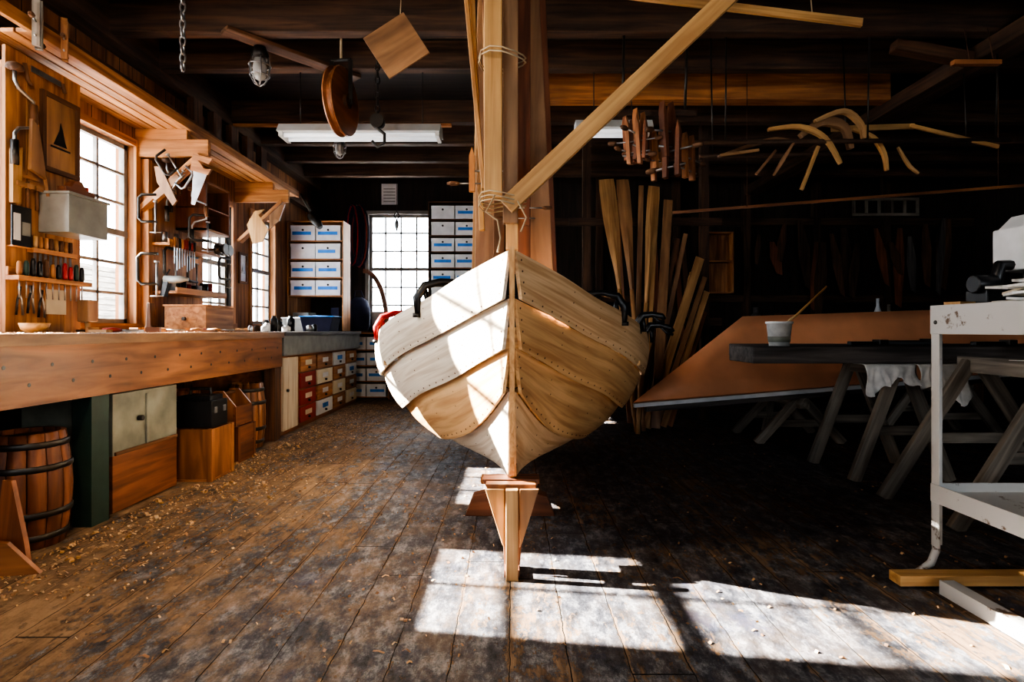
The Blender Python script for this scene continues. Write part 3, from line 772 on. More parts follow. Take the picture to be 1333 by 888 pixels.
boat.prism(kp+kq, (0,0,0), (0,1,0), (0,0,1), .04, STEMW)
tr = [row(k, 1) for k in range(5)]
boat.prism([(p.x+.005, p.z) for p in tr]+[(-p.x-.005, p.z) for p in reversed(tr)], (0, 5.56, 0), (1,0,0), (0,0,1), .03, HONEY)
for u in (.35, .55, .78):
    w = row(0, u); boat.box((-w.x*.93, w.y-.11, w.z-.19), (w.x*.93, w.y+.11, w.z-.165), HONEY)
boat.done(sharp=35)

def jaw_clamp(name, o, u, v, c=BLACK, s=1.0):
    o = V(o); u = V(u); v = V(v); m = M(name); P = lambda a, b: o+u*a*s+v*b*s
    m.tube([P(-.01, -.05), P(-.015, .02), P(.02, .075), P(.09, .09), P(.17, .085), P(.19, .06)], [.016, .02, .02, .017, .016, .013], c, 10)
    m.tube([P(.02, .055), P(.03, .01), P(.035, -.05)], [.012, .012, .012], c, 8)
    m.tube([P(.10, .08), P(.14, .045), P(.19, .04)], .009, c, 8)
    m.lathe(P(-.015, -.07), [(.02, 0), (.02, .02)], IRON, 12, axis=v)
    m.done()
def gp(u, s, dz=0, dx=0): r = row(0, u); return (r.x*s+dx*s, r.y, r.z+dz)
jaw_clamp('gripping_clamp', gp(.18, -1), (1, .25, .05), Z)
jaw_clamp('gripping_clamp', gp(.35, -1), (.9, .3, .1), Z, RED)
jaw_clamp('gripping_clamp', gp(.23, 1), (-1, .1, 0), Z)
jaw_clamp('gripping_clamp', gp(.31, 1), (1, 0, -.1), Z, BLACK, .7)
jaw_clamp('gripping_clamp', gp(.39, 1), (1, 0, -.2), Z, BLACK, .8)
m = M('black_cloth_bundle')
g = []
for i in range(9):
    g.append([V((-.02+.30*j/11, 2.50+.5*i/8, 1.04-.02*j/11*3+.05*math.sin(i*1.3+j*.9)*math.sin(math.pi*j/11)+.08*math.sin(math.pi*i/8))) for j in range(12)])
gi = [[p-V((0, 0, .012)) for p in r] for r in g]
m.slab(g, gi, BLACK); m.done()

m = M('boat_stand')
m.prism([(-.105, .345), (.095, .345), (.095, .31), (.04, .12), (.03, .02), (-.03, .02), (-.035, .12), (-.085, .29)], (0, 2.26, 0), (1,0,0), Z, .05, BENCHW)
m.prism([(-.085, .28), (-.12, .35), (.11, .35), (.085, .28)], (0, 2.33, 0), (1,0,0), Z, .08, STAVE)
m.prism([(-.105, .33), (-.03, .33), (-.03, .10), (-.04, .12)], (0, 2.222, 0), (1,0,0), Z, .015, TAN)
m.prism([(.105, .33), (.03, .33), (.03, .10), (.04, .12)], (0, 2.222, 0), (1,0,0), Z, .015, BENCHT)
m.box((-.024, 2.15, 0), (.024, 2.18, .345), TAN)
m.box((-.03, 2.18, 0), (.03, 2.29, .03), STAVE); m.box((-.02, 2.18, .2), (.02, 2.235, .24), STAVE)
m.done(.003)
m = M('boat_cradle')
for y in (2.95, 4.6):
    zt = .195
    m.prism([(-.24, 0), (.22, 0), (.18, .10), (.06, .13), (-.08, .13), (-.20, .10)], (0, y, 0), (1,0,0), Z, .09, STAVE)
    m.box((-.045, y-.045, .12), (.045, y+.045, zt-.002), STAVE)
    m.box((-.16, y-.05, zt-.03), (.14, y+.05, zt-.002), REDBEAM)
m.done(.004)

# ------------------------------------------------------------------ timbers rising from the stem
m = M('mast_timbers')
m.box((-.10, 2.02, 1.42), (-.035, 2.06, ZC), HONEY)
m.box((-.033, 2.07, 1.34), (.022, 2.11, ZC), BENCHT)
m.beam((.0, 2.11, 1.245), (.0, 2.11, 1.50), .045, .05, HONEY)
m.beam((.10, 2.40, 1.16), (.045, 2.40, ZC), .15, .03, BENCHT, up=(0,1,0), w2=.05)
m.beam((.04, 2.32, 1.18), (.04, 2.32, ZC), .07, .03, STAVE, up=(0,1,0))
m.beam((.14, 2.44, 1.12), (.07, 2.44, ZC), .05, .03, BENCHW, up=(0,1,0), w2=.03)
m.beam((-.115, 2.6, 1.12), (-.10, 2.62, ZC), .11, .03, BENCHT, up=(0,1,0), w2=.10)
m.beam((-.17, 2.66, 1.10), (-.13, 2.66, ZC), .04, .03, TAN, up=(0,1,0), w2=.03)
m.beam((.19, 2.7, 1.06), (.11, 2.7, ZC), .06, .03, STAVE, up=(0,1,0), w2=.04)
m.beam((-.06, 2.5, 1.12), (-.03, 2.5, ZC), .05, .03, BROWN, up=(0,1,0))
m.beam((-.11, 2.22, 1.5), (-.27, 2.30, ZC), .018, .03, TAN, up=(0,1,0))
m.beam((-.12, 2.28, 1.35), (-.20, 2.30, ZC), .022, .03, HONEY, up=(0,1,0))
m.beam((-.07, 2.16, 1.6), (-.16, 2.2, ZC), .02, .03, STAVE, up=(0,1,0))
m.beam((-.10, 2.20, 1.55), (-.12, 2.22, ZC), .012, .02, TAN, up=(0,1,0))
m.done(.003)
m = M('diagonal_brace')
m.beam((-.02, 2.0, 1.385), (1.9, 2.0, 3.2), .062, .03, HONEY, up=(0,1,0)); m.done(.003)
m = M('lashing_string')
for z in (1.40, 1.415, 1.43, 1.92, 1.935):
    pts = []
    for i in range(12):
        a = 2*math.pi*i/12; pts.append((-.035+.085*math.cos(a), 2.06+.085*math.sin(a), z+.01*math.sin(a*2)))
    m.tube(pts, .0028, ROPE, 6, closed=True)
m.tube([(-.06, 1.98, 1.42), (-.09, 1.97, 1.36), (-.05, 1.965, 1.33), (-.04, 1.97, 1.27), (-.05, 1.97, 1.22)], .003, ROPE, 6)
m.tube([(.02, 1.98, 1.40), (.05, 1.97, 1.34), (.03, 1.965, 1.29)], .003, ROPE, 6)
m.done()
handscrew('handscrew_clamp', (-.17, 2.26, 1.50), (1,0,0), Z, .55)
handscrew('handscrew_clamp', (.0, 2.22, 1.36), (1,0,0), Z, .45, STAVE)

# ------------------------------------------------------------------ hanging things
def strip_light(name, x0, x1, y, z):
    m = M(name)
    m.prism([(-.11, 0), (.11, 0), (.06, .07), (-.06, .07)], ((x0+x1)/2, y, z), (0,1,0), Z, x1-x0, LAMPW)
    for dy in (-.05, .05): m.cyl((x0+.03, y+dy, z-.018), (x1-.03, y+dy, z-.018), .016, TUBE)
    for x in (x0+.01, x1-.04): m.box((x, y-.09, z-.035), (x+.03, y+.09, z), LAMPW)
    for x in (x0+.15, x1-.15): m.cyl((x, y, z+.06), (x, y, 2.999), .004, IRON, n=6)
    m.done()
strip_light('fluorescent_shop_light', -1.83, -.56, 4.52, 2.50)
strip_light('fluorescent_shop_light', .50, 1.10, 4.52, 2.53)
def cage_lamp(x, y, z, s=1):
    m = M('caged_ceiling_lamp')
    m.cyl((x, y, z+.2*s), (x, y, ZC), .012, IRON)
    m.lathe((x, y, z+.13*s), [(.05*s, 0), (.05*s, .03*s), (.03*s, .08*s)], IRON, 16)
    m.lathe((x, y, z), [(.008*s, 0), (.034*s, .02*s), (.04*s, .08*s), (.03*s, .14*s)], GLOB, 16)
    for k in range(6):
        a = math.pi*k/3; c, d = math.cos(a), math.sin(a)
        m.tube([(x+c*r*s, y+d*r*s, z+h*s) for r, h in ((.05, .14), (.062, .09), (.056, .03), (.03, -.015), (.005, -.03))], .0035*s, STEEL, 6)
    for r, h in ((.062, .09), (.056, .03)):
        m.tube([(x+r*s*math.cos(i*math.pi/8), y+r*s*math.sin(i*math.pi/8), z+h*s) for i in range(16)], .0035*s, STEEL, 6, closed=True)
    m.done()
cage_lamp(-1.80, 4.06, 2.73, 1.2); cage_lamp(-1.53, 5.05, 2.50, .9)
def chain(name, x, y, z0, z1, r=.02, hook=False):
    m = M(name); z = z1; k = 0
    while z > z0:
        e = V((1,0,0)) if k % 2 else V((0,1,0)); c = V((x, y, z-r))
        m.tube([c+e*(.55*r*math.cos(a))+V((0,0,1.1*r*math.sin(a))) for a in [i*math.pi/5 for i in range(10)]], r*.22, STEEL if not hook else IRON, 5, closed=True)
        z -= r*1.75; k += 1
    if hook:
        m.tube([(x, y, z0), (x, y, z0-.05), (x+.05, y, z0-.09), (x+.05, y, z0-.15), (x, y, z0-.18), (x-.04, y, z0-.14)], .012, IRON)
        m.lathe((x, y-.03, z0), [(.05, 0), (.05, .06)], IRON, 16, axis=(0,1,0))
    m.done()
chain('hanging_chain', -1.91, 3.3, 2.48, 3.0, .028); chain('hanging_chain', -.96, 4.06, 2.44, 3.2, .028, True)
m = M('hanging_plywood_square')
m.rbox((-.65, 3.2, 2.55), (.27, .012, .27), (0, math.radians(-33), 0), BENCHT); m.cyl((-.63, 3.2, 2.70), (-.63, 3.28, 3.05), .003, ROPE, n=6); m.done()
m = M('wooden_pulley_wheel')
ax = V((.97, -.12, 0)).normalized(); c0 = V((-1.22, 4.06, 2.58))
m.lathe(c0-ax*.035, [(.13, 0), (.235, 0), (.24, .012), (.215, .025), (.215, .045), (.24, .058), (.235, .07), (.13, .07)], BENCHW, 32, axis=ax)
m.lathe(c0-ax*.06, [(.05, 0), (.05, .12)], BROWN, 18, axis=ax)
m.lathe(c0-ax*.075, [(.015, 0), (.015, .15)], IRON, 10, axis=ax)
m.beam(c0-ax*.07+V((0,0,-.02)), c0-ax*.07+V((0,0,.30)), .03, .006, IRON, up=(0,1,0)); m.beam(c0+ax*.07+V((0,0,-.02)), c0+ax*.07+V((0,0,.30)), .03, .006, IRON, up=(0,1,0))
m.beam(c0-ax*.075+V((0,0,.30)), c0+ax*.075+V((0,0,.30)), .03, .01, IRON)
m.cyl(c0+V((0,0,.30)), (c0.x, c0.y, ZC), .01, ROPE, n=8); m.done(sharp=40)
m = M('hanging_batten'); m.beam((.1, 3.22, 2.915), (1.98, 3.22, 2.69), .045, .02, HONEY, up=(0,1,0)); m.cyl((.5, 3.22, 2.88), (.5, 3.26, 3.02), .004, ROPE, n=6); m.cyl((1.7, 3.22, 2.73), (1.7, 3.26, 3.02), .004, ROPE, n=6); m.done()
m = M('clamp_rail'); m.box((.72, 4.0, 2.46), (1.3, 4.03, 2.50), BROWNX)
for x in (.78, 1.22): m.cyl((x, 4.015, 2.48), (x, 3.96, 3.02), .01, IRON, n=8)
m.done()
for k in range(9):
    handscrew('handscrew_clamp', (.79+k*.048, 3.94-.03*(k % 3), 1.98+random.uniform(0, .17)), (.55*(-1)**(k//2), .35*(-1)**k, random.uniform(-.1, .1)), (random.uniform(-.08, .08), 0, 1), random.uniform(.8, 1.2), random.choice([ORANGE, HONEY, BENCHW, STAVE]))
m = M('overhead_rail'); m.cyl((1.28, 4.0, 2.27), (3.5, 4.0, 2.29), .016, BROWNX, n=10)
for x in (1.5, 2.5, 3.4): m.cyl((x, 4.0, 2.27), (x, 3.98, 3.02), .006, IRON, n=6)
m.cyl((1.4, 4.25, 2.25), (3.5, 4.25, 2.29), .016, BROWNX, n=10)
for x in (1.5, 2.5, 3.4): m.cyl((x, 4.25, 2.27), (x, 4.3, 3.22), .006, IRON, n=6)
m.done()
def bent(m, pts, w, h, mt):
    pts = [V(p) for p in pts]; n = len(pts); dense = []
    for i in range(n-1):
        p0 = pts[max(i-1, 0)]; p1 = pts[i]; p2 = pts[i+1]; p3 = pts[min(i+2, n-1)]
        for t in (0, .25, .5, .75):
            dense.append(.5*((2*p1)+(p2-p0)*t+(2*p0-5*p1+4*p2-p3)*t*t+(3*p1-p0-3*p2+p3)*t**3))
    dense.append(pts[-1]); ring = []; g = []; al = 0
    for i, p in enumerate(dense):
        if i: al += (p-dense[i-1]).length
        d = (dense[min(i+1, len(dense)-1)]-dense[max(i-1, 0)]).normalized(); b = V((0,1,0)); a = d.cross(b).normalized()
        tap = 1-.45*abs(2*i/(len(dense)-1)-1)
        ring.append([p+a*h/2*tap-b*w/2, p+a*h/2*tap+b*w/2, p-a*h/2*tap+b*w/2, p-a*h/2*tap-b*w/2])
        g += [(h/2*tap, 0, al), (h/2*tap, w, al), (-h/2*tap, w, al), (-h/2*tap, 0, al)]
    vs = [q for r in ring for q in r]; fs = []
    for i in range(len(ring)-1):
        for j in range(4): fs.append((i*4+j, i*4+(j+1) % 4, (i+1)*4+(j+1) % 4, (i+1)*4+j))
    fs.append((3,2,1,0)); o = (len(ring)-1)*4; fs.append((o, o+1, o+2, o+3))
    m.add(vs, fs, mt, g=g)
m = M('curved_boat_knees')
bent(m, [(1.80, 4, 2.36), (2.02, 4, 2.38), (2.20, 4, 2.30), (2.31, 4, 2.12)], .03, .04, HONEY)
bent(m, [(2.05, 4.05, 2.33), (2.20, 4.05, 2.43), (2.36, 4.05, 2.40), (2.41, 4.05, 2.24)], .04, .065, BENCHT)
bent(m, [(2.10, 3.95, 2.40), (2.30, 3.95, 2.47), (2.42, 3.95, 2.38), (2.44, 3.95, 2.28)], .03, .045, TAN)
bent(m, [(2.45, 4.1, 2.40), (2.60, 4.1, 2.34), (2.68, 4.1, 2.22), (2.70, 4.1, 2.10)], .03, .035, HONEY)
bent(m, [(1.52, 4.2, 2.23), (1.75, 4.2, 2.31), (1.95, 4.2, 2.36), (2.1, 4.2, 2.33)], .03, .03, BENCHT)
bent(m, [(1.98, 4.0, 2.27), (1.90, 4.0, 2.14), (1.84, 4.0, 2.04)], .02, .025, BENCHT)
bent(m, [(2.78, 4.1, 2.27), (2.86, 4.1, 2.14), (2.93, 4.1, 2.08)], .02, .025, TAN)
for (a, b, y, w, mt) in (((2.30, 2.40), (2.9, 2.42), 4.1, .04, HONEY), ((2.80, 2.39), (3.42, 2.24), 4.0, .025, HONEY), ((2.18, 2.26), (2.06, 1.95), 4.05, .025, HONEY),
                         ((1.5, 2.21), (1.78, 2.25), 4.1, .02, TAN), ((1.95, 2.28), (1.80, 2.10), 4.2, .018, BENCHT)):
    m.beam((a[0], y, a[1]), (b[0], y, b[1]), w, .02, mt, up=(0,1,0))
m.done(.002)
m = M('long_batten'); m.beam((1.3, 4.6, 1.90), (4.4, 4.7, 2.16), .022, .02, BENCHW, up=(0,1,0))
m.cyl((1.9, 4.6, 1.95), (1.9, 4.6, ZC), .003, BROWN, n=6); m.cyl((4.0, 4.68, 2.1), (4.0, 4.68, ZC), .003, BROWN, n=6); m.done()
m = M('rafter_short_board'); m.beam((2.98, 3.85, 2.76), (3.30, 3.85, 2.76), .04, .03, BENCHW); m.cyl((3.1, 3.85, 2.76), (3.1, 3.9, 3.02), .003, BROWN, n=6); m.cyl((3.26, 3.85, 2.76), (3.26, 3.9, 3.02), .003, BROWN, n=6); m.done()

# ------------------------------------------------------------------ leaning oars / boards
def oar(name, base, top, bw=.15, bl=.75, mt=TAN):
    m = M(name); base = V(base); top = V(top); d = (top-base).normalized(); L_ = (top-base).length
    m.tube([base, base+d*.12, base+d*.16, base+d*(L_-bl)], [.022, .02, .026, .024], mt, 10)
    side = d.cross(V((0,1,0))).normalized(); n = side.cross(d)
    prof = [(0, .022), (.15, .03), (.35, bw*.33), (.6, bw*.47), (.9, bw*.5), (1, bw*.45)]
    vs = []; fs = []; g = []
    for t, w in prof:
        c = base+d*(L_-bl+bl*t); th = .022*(1-t)+.008
        vs += [c+side*w-n*th*.3, c+n*th, c-side*w-n*th*.3, c-n*th]; g += [(w, 0, bl*t), (0, th, bl*t), (-w, 0, bl*t), (0, -th, bl*t)]
    for i in range(len(prof)-1):
        for j in range(4): fs.append((i*4+j, i*4+(j+1) % 4, (i+1)*4+(j+1) % 4, (i+1)*4+j))
    fs.append((3,2,1,0)); o = (len(prof)-1)*4; fs.append((o, o+1, o+2, o+3))
    m.add(vs, fs, mt, g=g); m.done()
m = M('lumber_rack')
for x in (.75, 2.0): m.box((x, 6.0, 0), (x+.08, 6.1, ZC), BROWNX)
m.box((.6, 5.96, 2.05), (2.2, 6.0, 2.13), BROWNX); m.box((.6, 5.96, 1.0), (2.2, 6.0, 1.08), BROWNX); m.done()
oar('wooden_oar', (1.16, 5.3, 0), (.98, 5.92, 2.52), .17, 1.2, TAN)
oar('wooden_oar', (1.24, 5.35, 0), (1.15, 5.93, 2.52), .14, 1.2, BENCHT)
oar('wooden_oar', (1.15, 5.2, 0), (1.48, 5.93, 2.45), .13, 1.3, TAN)
m = M('leaning_planks')
for k, (x0, x1, h, w, mt) in enumerate(((1.36, 1.62, 2.3, .09, BENCHT), (1.28, 1.95, 1.7, .09, TAN), (1.38, 2.0, 1.5, .05, BENCHT), (1.46, 2.02, 1.35, .06, TAN), (1.2, 1.72, 1.9, .05, BROWN), (1.52, 1.98, 1.15, .09, BENCHW), (1.3, 1.50, 2.2, .04, HONEY), (1.22, 1.34, 2.45, .05, BENCHT), (1.42, 1.86, 1.55, .035, HONEY), (1.34, 1.80, 1.95, .045, BENCHT), (1.18, 1.08, 2.3, .05, BENCHW))):
    m.beam((x0, 5.40+k*.03, .02), (x1, 5.9, h), w, .02, mt, up=(0,1,0))
m.done(.002)
m = M('leaning_planks')
for k in range(5): m.beam((2.0+k*.12, 7.7, .02), (2.02+k*.1, 8.05, 2.2-.1*(k % 3)), .07, .02, random.choice([BROWN, STAVE, BROWNX]), up=(0,1,0))
m.done(.002)
m = M('wall_cabinet')
x0, x1, y0, y1, z0, z1 = 2.72, 3.08, 7.9, 8.1, 1.46, 2.32
m.box((x0, y0, z0), (x0+.02, y1, z1), ORANGE); m.box((x1-.02, y0, z0), (x1, y1, z1), ORANGE); m.box((x0, y0, z0), (x1, y1, z0+.02), ORANGE)
m.box((x0, y0, z1-.02), (x1, y1, z1), ORANGE); m.box((x0, y1-.02, z0), (x1, y1, z1), ORANGE); m.box((x0, y0, 1.9), (x1, y1, 1.92), ORANGE); m.done()
m = M('hanging_patterns')
x = 3.3
while x < 6.1:
    x += random.uniform(.07, .26); h = random.uniform(.4, 1.15); w = random.uniform(.03, .09); y = YB-.12-random.random()*.1
    top = 2.42+random.uniform(-.25, .12); t = random.uniform(-.08, .08)
    m.prism([(-w*.4, 0), (w*.4, 0), (w+t, -h*.4), (w*.5+t*2, -h), (-w*.5+t*2, -h*.95), (-w+t, -h*.5)], (x, y, top), (1,0,0), Z, .015, random.choice([BROWN, BROWN, BROWNX, STAVE, GREYX]))
m.done()
m = M('shuttered_wall_hatch')
m.box((4.85, YB-.10, 2.58), (5.8, YB-.08, 2.62), GREYW); m.box((4.85, YB-.10, 2.80), (5.8, YB-.08, 2.84), GREYW)
for k in range(6): m.box((4.85+k*.182, YB-.10, 2.6), (4.89+k*.182, YB-.08, 2.82), GREYW)
m.done()
m = M('back_workbench')
m.box((2.9, 7.4, .82), (6.2, 8.05, .88), BROWNX)
for x in (2.95, 4.2, 6.1): m.box((x, 7.45, 0), (x+.08, 7.53, .82), BROWN); m.box((x, 7.9, 0), (x+.08, 7.98, .82), BROWN)
m.done()
m = M('bench_jugs')
for (x, h, r, mt) in ((3.3, .38, .09, GREYX), (3.6, .3, .11, BROWN), (4.95, .5, .05, WHITE), (5.1, .42, .05, GREYW), (5.5, .35, .12, IRON), (3.9, .28, .1, STAVE), (4.4, .3, .12, IRON)):
    m.lathe((x, 7.7, .881), [(r, 0), (r, h*.6), (r*.4, h*.8), (r*.4, h)], mt, 14)
m.done()

# ------------------------------------------------------------------ copper painted panel on trestles
def trestle(name, x, y0, y1, h, spread, mt, bw=.08):
    m = M(name)
    m.box((x-bw/2, y0, h-.09), (x+bw/2, y1, h), mt)
    for y in (y0+.08, y1-.08):
        for s in (-1, 1): m.beam((x+s*.03, y, h-.03), (x+s*spread, y, .0), .075, .035, mt, up=(0,1,0))
        m.beam((x-spread*.6, y+.03, h*.42), (x+spread*.6, y+.03, h*.42), .06, .02, mt, up=(0,1,0))
    m.done(.003)
trestle('sawhorse', 2.42, 4.70, 5.35, .39, .36, GREYW)
trestle('sawhorse', 3.9, 4.85, 5.5, .48, .36, GREYW)
m = M('painted_boat_panel')
A = V((.95, 4.45, .385)); B = V((4.9, 5.05, .62)); C = V((4.78, 5.32, 1.165)); D = V((2.0, 4.95, 1.065)); n = (B-A).cross(D-A).normalized()*.012
def quad(A, B, C, D, n):
    NU, NV = 14, 6; g = []
    for i in range(NU):
        t = i/(NU-1); g.append([A.lerp(B, t).lerp(D.lerp(C, t), j/(NV-1))+n for j in range(NV)])
    return g
m.slab(quad(A, B, C, D, n), quad(A, B, C, D, -n), COPPER)
m.beam(A+V((0, -.015, -.022)), B+V((0, -.015, -.022)), .03, .03, WHITE)
m.beam(A+V((.1, .02, -.055)), B+V((0, .02, -.055)), .05, .035, GREYX)
for t in (.2, .8):
    P_ = A.lerp(B, t).lerp(D.lerp(C, t), .8); m.beam((P_.x, P_.y+.45, 0), (P_.x, P_.y+.04, P_.z), .05, .05, GREYW)
m.done()

# ------------------------------------------------------------------ dark table on sawhorses
m = M('plank_table')
m.box((1.45, 3.42, .75), (4.2, 3.80, .85), GREYX); m.box((1.62, 3.805, .76), (4.2, 4.25, .85), GREYX)
m.done(.006)
trestle('sawhorse', 2.45, 3.50, 4.15, .748, .30, GREYW)
trestle('sawhorse', 3.9, 3.50, 4.15, .748, .30, GREYW)
trestle('sawhorse', 2.62, 2.62, 3.30, .80, .52, GREYW)
m = M('paint_pot')
m.lathe((1.70, 3.62, .851), [(.060, 0), (.075, .14), (.082, .14), (.082, .155), (.072, .155), (.07, .13)], CLOTH, 26)
m.lathe((1.70, 3.62, .875), [(.0645, 0), (.068, .035)], GREYPANEL, 26); m.done()
m = M('paint_brush'); m.tube([(1.74, 3.60, 1.0), (1.80, 3.59, 1.05), (1.97, 3.56, 1.225)], [.007, .008, .006], HONEY, 8); m.done()
m = M('table_tools')
for (x, y, l, a) in ((2.25, 3.6, .25, .1), (2.6, 3.7, .35, -.15), (3.0, 3.55, .3, .2), (2.75, 3.95, .4, 0)):
    m.rbox((x, y, .867), (l, .04, .025), (0, 0, a), BLACK); m.rbox((x+l*.35, y+.01, .873), (.06, .07, .035), (0, 0, a), IRON)
m.done(.004)
def rag(name, x0, x1, y, zt, L_, seed):
    random.seed(seed); m = M(name); g = []; NU = 26; NV = 12
    ph = random.random()*6
    for i in range(NU):
        t = i/(NU-1); x = x0+(x1-x0)*t; r = []; end = L_*(.75+.25*math.sin(t*5+ph)+.1*math.sin(t*17))
        for j in range(NV):
            s = j/(NV-1); fold = .022*math.sin(t*21+ph+s)*s+.01*math.sin(t*43)*s
            r.append(V((x+.01*math.sin(s*5+t*9), y-.012-abs(fold)-.015*s, zt-end*s)))
        g.append([V((x, y+.10, zt+.004)), V((x, y+.01, zt+.006))]+r)
    gi = [[p+V((0, .004, -.003)) for p in r] for r in g]
    m.slab(g, gi, CLOTH); m.done()
rag('white_rag', 2.10, 2.40, 3.40, .742, .17, 3); rag('white_rag', 2.42, 2.72, 3.40, .742, .22, 5)
rag('white_rag', 2.36, 2.86, 2.60, .805, .17, 9)
m = M('plywood_sheet'); m.prism([(0, 0), (1.0, 0), (1.0, .25), (-.12, .25)], (2.9, 3.0, .86), (1, 0, 0), (0, -.3, .95), .015, HONEY); m.done()
random.seed(21)

# ------------------------------------------------------------------ white metal cart
m = M('metal_cart')
cx0, cx1, cy0, cy1 = 1.62, 2.5, 1.2, 2.20
m.box((cx0, cy0, 1.03), (cx1, cy1, 1.045), WHITEP)
m.box((cx0-.004, cy0, .935), (cx0, cy1, 1.045), WHITEP); m.box((cx0, cy1, .935), (cx1, cy1+.004, 1.045), WHITEP)
m.box((cx1, cy0, .935), (cx1+.004, cy1, 1.045), WHITEP); m.box((cx0, cy0-.004, .935), (cx1, cy0, 1.045), WHITEP)
for x in (cx0, cx1):
    for y in (cy0, cy1):
        sx = 1 if x == cx0 else -1; sy = 1 if y == cy0 else -1
        m.box((min(x, x+sx*.042), min(y, y+sy*.005), .12), (max(x, x+sx*.042), max(y, y+sy*.005), 1.04), WHITEP)
        m.box((min(x, x+sx*.005), min(y, y+sy*.042), .12), (max(x, x+sx*.005), max(y, y+sy*.042), 1.04), WHITEP)
        m.tube([(x+sx*.02, y, .2), (x+sx*.02, y, .10), (x+sx*.0, y, .05), (x-sx*.05, y, .014), (x-sx*.10, y, .012)], .014, WHITEP, 8)
        m.cyl((x-sx*.001 if sx > 0 else x+.001, y+sy*.03, .98), (x-sx*.008, y+sy*.03, .98), .008, IRON, n=8)
m.box((cx0, cy0, .31), (cx1, cy1, .325), WHITEP); m.box((cx0-.003, cy0, .29), (cx0+.003, cy1, .36), WHITEP); m.box((cx0, cy1-.003, .29), (cx1, cy1+.003, .36), WHITEP)
m.done(.002)
m = M('floor_frame_rail')
m.beam((1.56, 2.04, .05), (1.58, 1.3, .05), .05, .006, WHITEP); m.beam((1.535, 2.04, .03), (1.555, 1.3, .03), .006, .05, WHITEP)
m.box((1.54, 1.95, .001), (1.60, 2.03, .02), IRON); m.done()
m = M('floor_plank'); m.box((1.42, 2.08, .012), (2.7, 2.145, .05), HONEY); m.box((1.9, 2.08, .0), (1.96, 2.145, .012), HONEY); m.box((2.6, 2.08, .0), (2.66, 2.145, .012), HONEY); m.done(.003)
m = M('bench_machine')   # small white power tool standing on the cart
m.box((1.84, 1.98, 1.17), (2.25, 2.18, 1.33), WHITE); m.prism([(0, 0), (.39, 0), (.34, .05), (.05, .05)], (1.85, 2.08, 1.33), (1,0,0), Z, .18, WHITE)
m.tube([(1.92, 2.08, 1.38), (1.94, 2.08, 1.41), (2.12, 2.08, 1.41), (2.14, 2.08, 1.38)], .012, BLACK)
m.box((1.855, 1.968, 1.28), (1.92, 1.981, 1.32), YEL); m.box((1.93, 1.968, 1.285), (1.99, 1.981, 1.315), WHITE); m.box((1.90, 1.968, 1.255), (1.93, 1.981, 1.275), RED); m.box((1.86, 1.970, 1.19), (2.1, 1.981, 1.23), STEEL)
m.cyl((1.89, 1.98, 1.24), (1.89, 1.955, 1.24), .012, BLACK)
m.tube([(1.78, 2.1, 1.10), (1.80, 2.1, 1.19), (1.9, 2.1, 1.19)], .022, BLACK); m.box((1.72, 2.06, 1.047), (2.2, 2.16, 1.10), BLACK)
m.cyl((1.78, 2.1, 1.12), (1.70, 2.1, 1.12), .035, BLACK); m.box((1.9, 2.02, 1.10), (2.2, 2.12, 1.17), IRON)
m.done(.006)
m = M('rags_and_papers')
for k in range(14):
    m.rbox((1.67+random.random()*.35, 1.80+random.random()*.2, 1.051+.005*k), (random.uniform(.08, .18), random.uniform(.06, .1), .008), (random.uniform(-.1, .1), random.uniform(-.1, .1), random.random()*3), random.choice([CLOTH, CLOTH, PAPER, IRON, CLOTH]))
m.done()
m = M('plywood_scrap'); m.rbox((1.68, 2.13, 1.051), (.09, .06, .01), (0, 0, .3), HONEY); m.done()

# ------------------------------------------------------------------ wood shavings
def shaving(m, x, y, z, big=1):
    a = random.random()*6.28; l = random.uniform(.003, .010)*(2 if random.random() < .12 else 1)*big; w = random.uniform(.0015, .006)*big; h = random.uniform(.001, .008)*big
    d = V((math.cos(a), math.sin(a), 0)); s_ = V((-math.sin(a), math.cos(a), 0)); c = V((x, y, z))
    m.add([c-d*l-s_*w, c-d*l+s_*w, c+s_*w+V((0,0,h)), c-s_*w+V((0,0,h)), c+d*l+s_*w, c+d*l-s_*w], [(0,1,2,3), (3,2,4,5)], random.choice([BENCHT, TAN, CREAM2, BENCHT]))
m = M('wood_shavings')
for k in range(5600):
    q = random.random()
    if q < .8: x = -1.98+abs(random.gauss(0, .38)); y = random.uniform(2.0, 7.3)
    elif q < .92: x = random.uniform(-1.9, .2); y = random.uniform(1.6, 6.5)
    else: x = random.uniform(.5, 3.2); y = random.uniform(1.6, 5)
    shaving(m, x, y, .001)
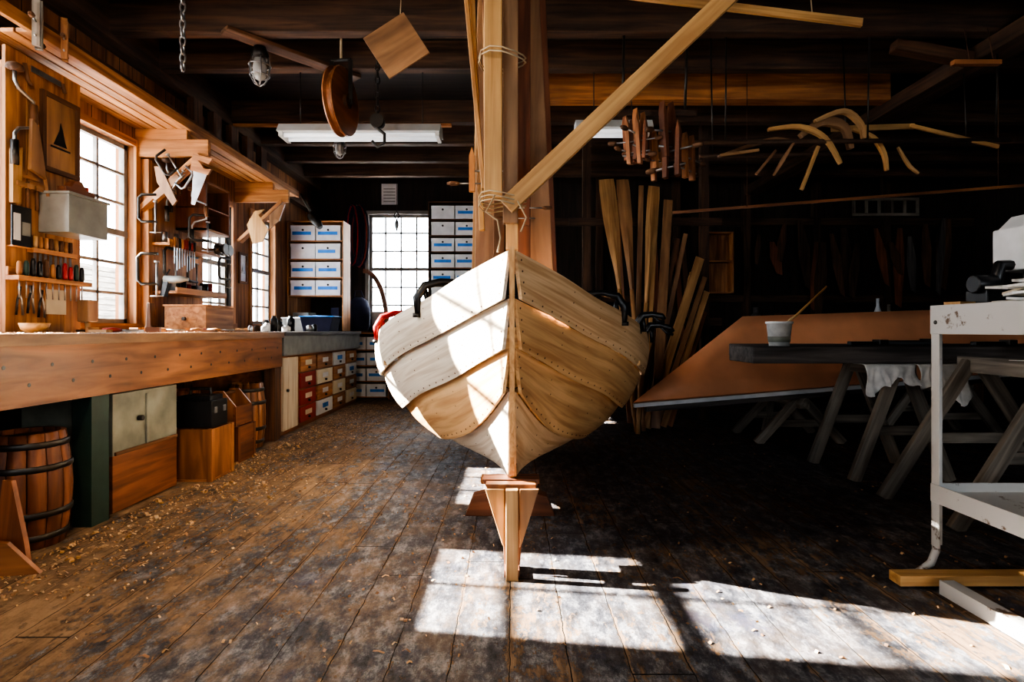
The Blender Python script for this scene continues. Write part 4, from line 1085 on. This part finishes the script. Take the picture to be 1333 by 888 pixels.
# curls of plane shavings lying along the bench front
for k in range(60):
    x = -1.95+abs(random.gauss(0, .25)); y = random.uniform(2.3, 5.5); r0 = random.uniform(.008, .016); a0 = random.random()*6.28
    ax_ = V((math.cos(a0), math.sin(a0), 0)); pp = V((-ax_.y, ax_.x, 0)); vs = []; fs = []
    for i in range(9):
        t = i*.75; r = r0*(1-.05*i); c = V((x, y, r0+.002))+pp*(r*math.cos(t))+V((0,0,r*math.sin(t)))
        vs += [c-ax_*.008+ax_*.002*i, c+ax_*.008+ax_*.002*i]
        if i: fs.append((2*i-2, 2*i-1, 2*i+1, 2*i))
    m.add(vs, fs, random.choice([HONEY, CREAM2, TAN]))
m.done(recalc=False, center=False)
m = M('bench_top_shavings')
for k in range(900):
    shaving(m, random.uniform(-2.55, -2.03), random.uniform(2.3, 5.0), .9365, .8)
m.done(recalc=False, center=False)

m = M('added_fill_lamp')  # invented lamp outside the view, added as warm fill for the tool wall
LX, LY, LZ = -1.45, 1.25, 2.35
m.lathe((LX, LY, LZ), [(.20, 0), (.17, .05), (.06, .14), (.04, .18)], LAMPW, 26); m.cyl((LX, LY, LZ+.16), (LX, LY, ZC), .006, BLACK, n=8); m.done()
def point(name, loc, e, col, r=.06):
    l = bpy.data.lights.new(name, 'POINT'); l.energy = e; l.color = col; l.shadow_soft_size = r
    o = bpy.data.objects.new(name, l); o.location = loc; scene.collection.objects.link(o)
point('added_fill_light', (LX, LY, LZ-.03), 70, (1, .78, .55))  # added fill light, brightens the tool wall from out of view

# ------------------------------------------------------------------ sun, sky
l = bpy.data.lights.new('sun', 'SUN'); l.energy = 95; l.angle = math.radians(.6); l.color = (1, .95, .87)
o = bpy.data.objects.new('sun', l); scene.collection.objects.link(o)
o.rotation_euler = V((1, -.14, -.55)).to_track_quat('-Z', 'Y').to_euler(); o.location = (-8, 4, 8)
w = bpy.data.worlds.new('sky'); scene.world = w; w.use_nodes = True
bg = w.node_tree.nodes['Background']; bg.inputs[0].default_value = (.86, .93, 1, 1); bg.inputs[1].default_value = 11.5

cam = bpy.data.cameras.new('camera'); co = bpy.data.objects.new('camera', cam); scene.collection.objects.link(co)
co.location = (0, 0, .95); co.rotation_euler = (math.radians(90), 0, 0)
cam.sensor_width = 36; cam.lens = 20; cam.shift_y = -.0105; cam.clip_start = .05
scene.camera = co
try:
    scene.view_settings.view_transform = 'AgX'; scene.view_settings.look = 'AgX - High Contrast'; scene.view_settings.exposure = .15
except Exception as e: print(e)
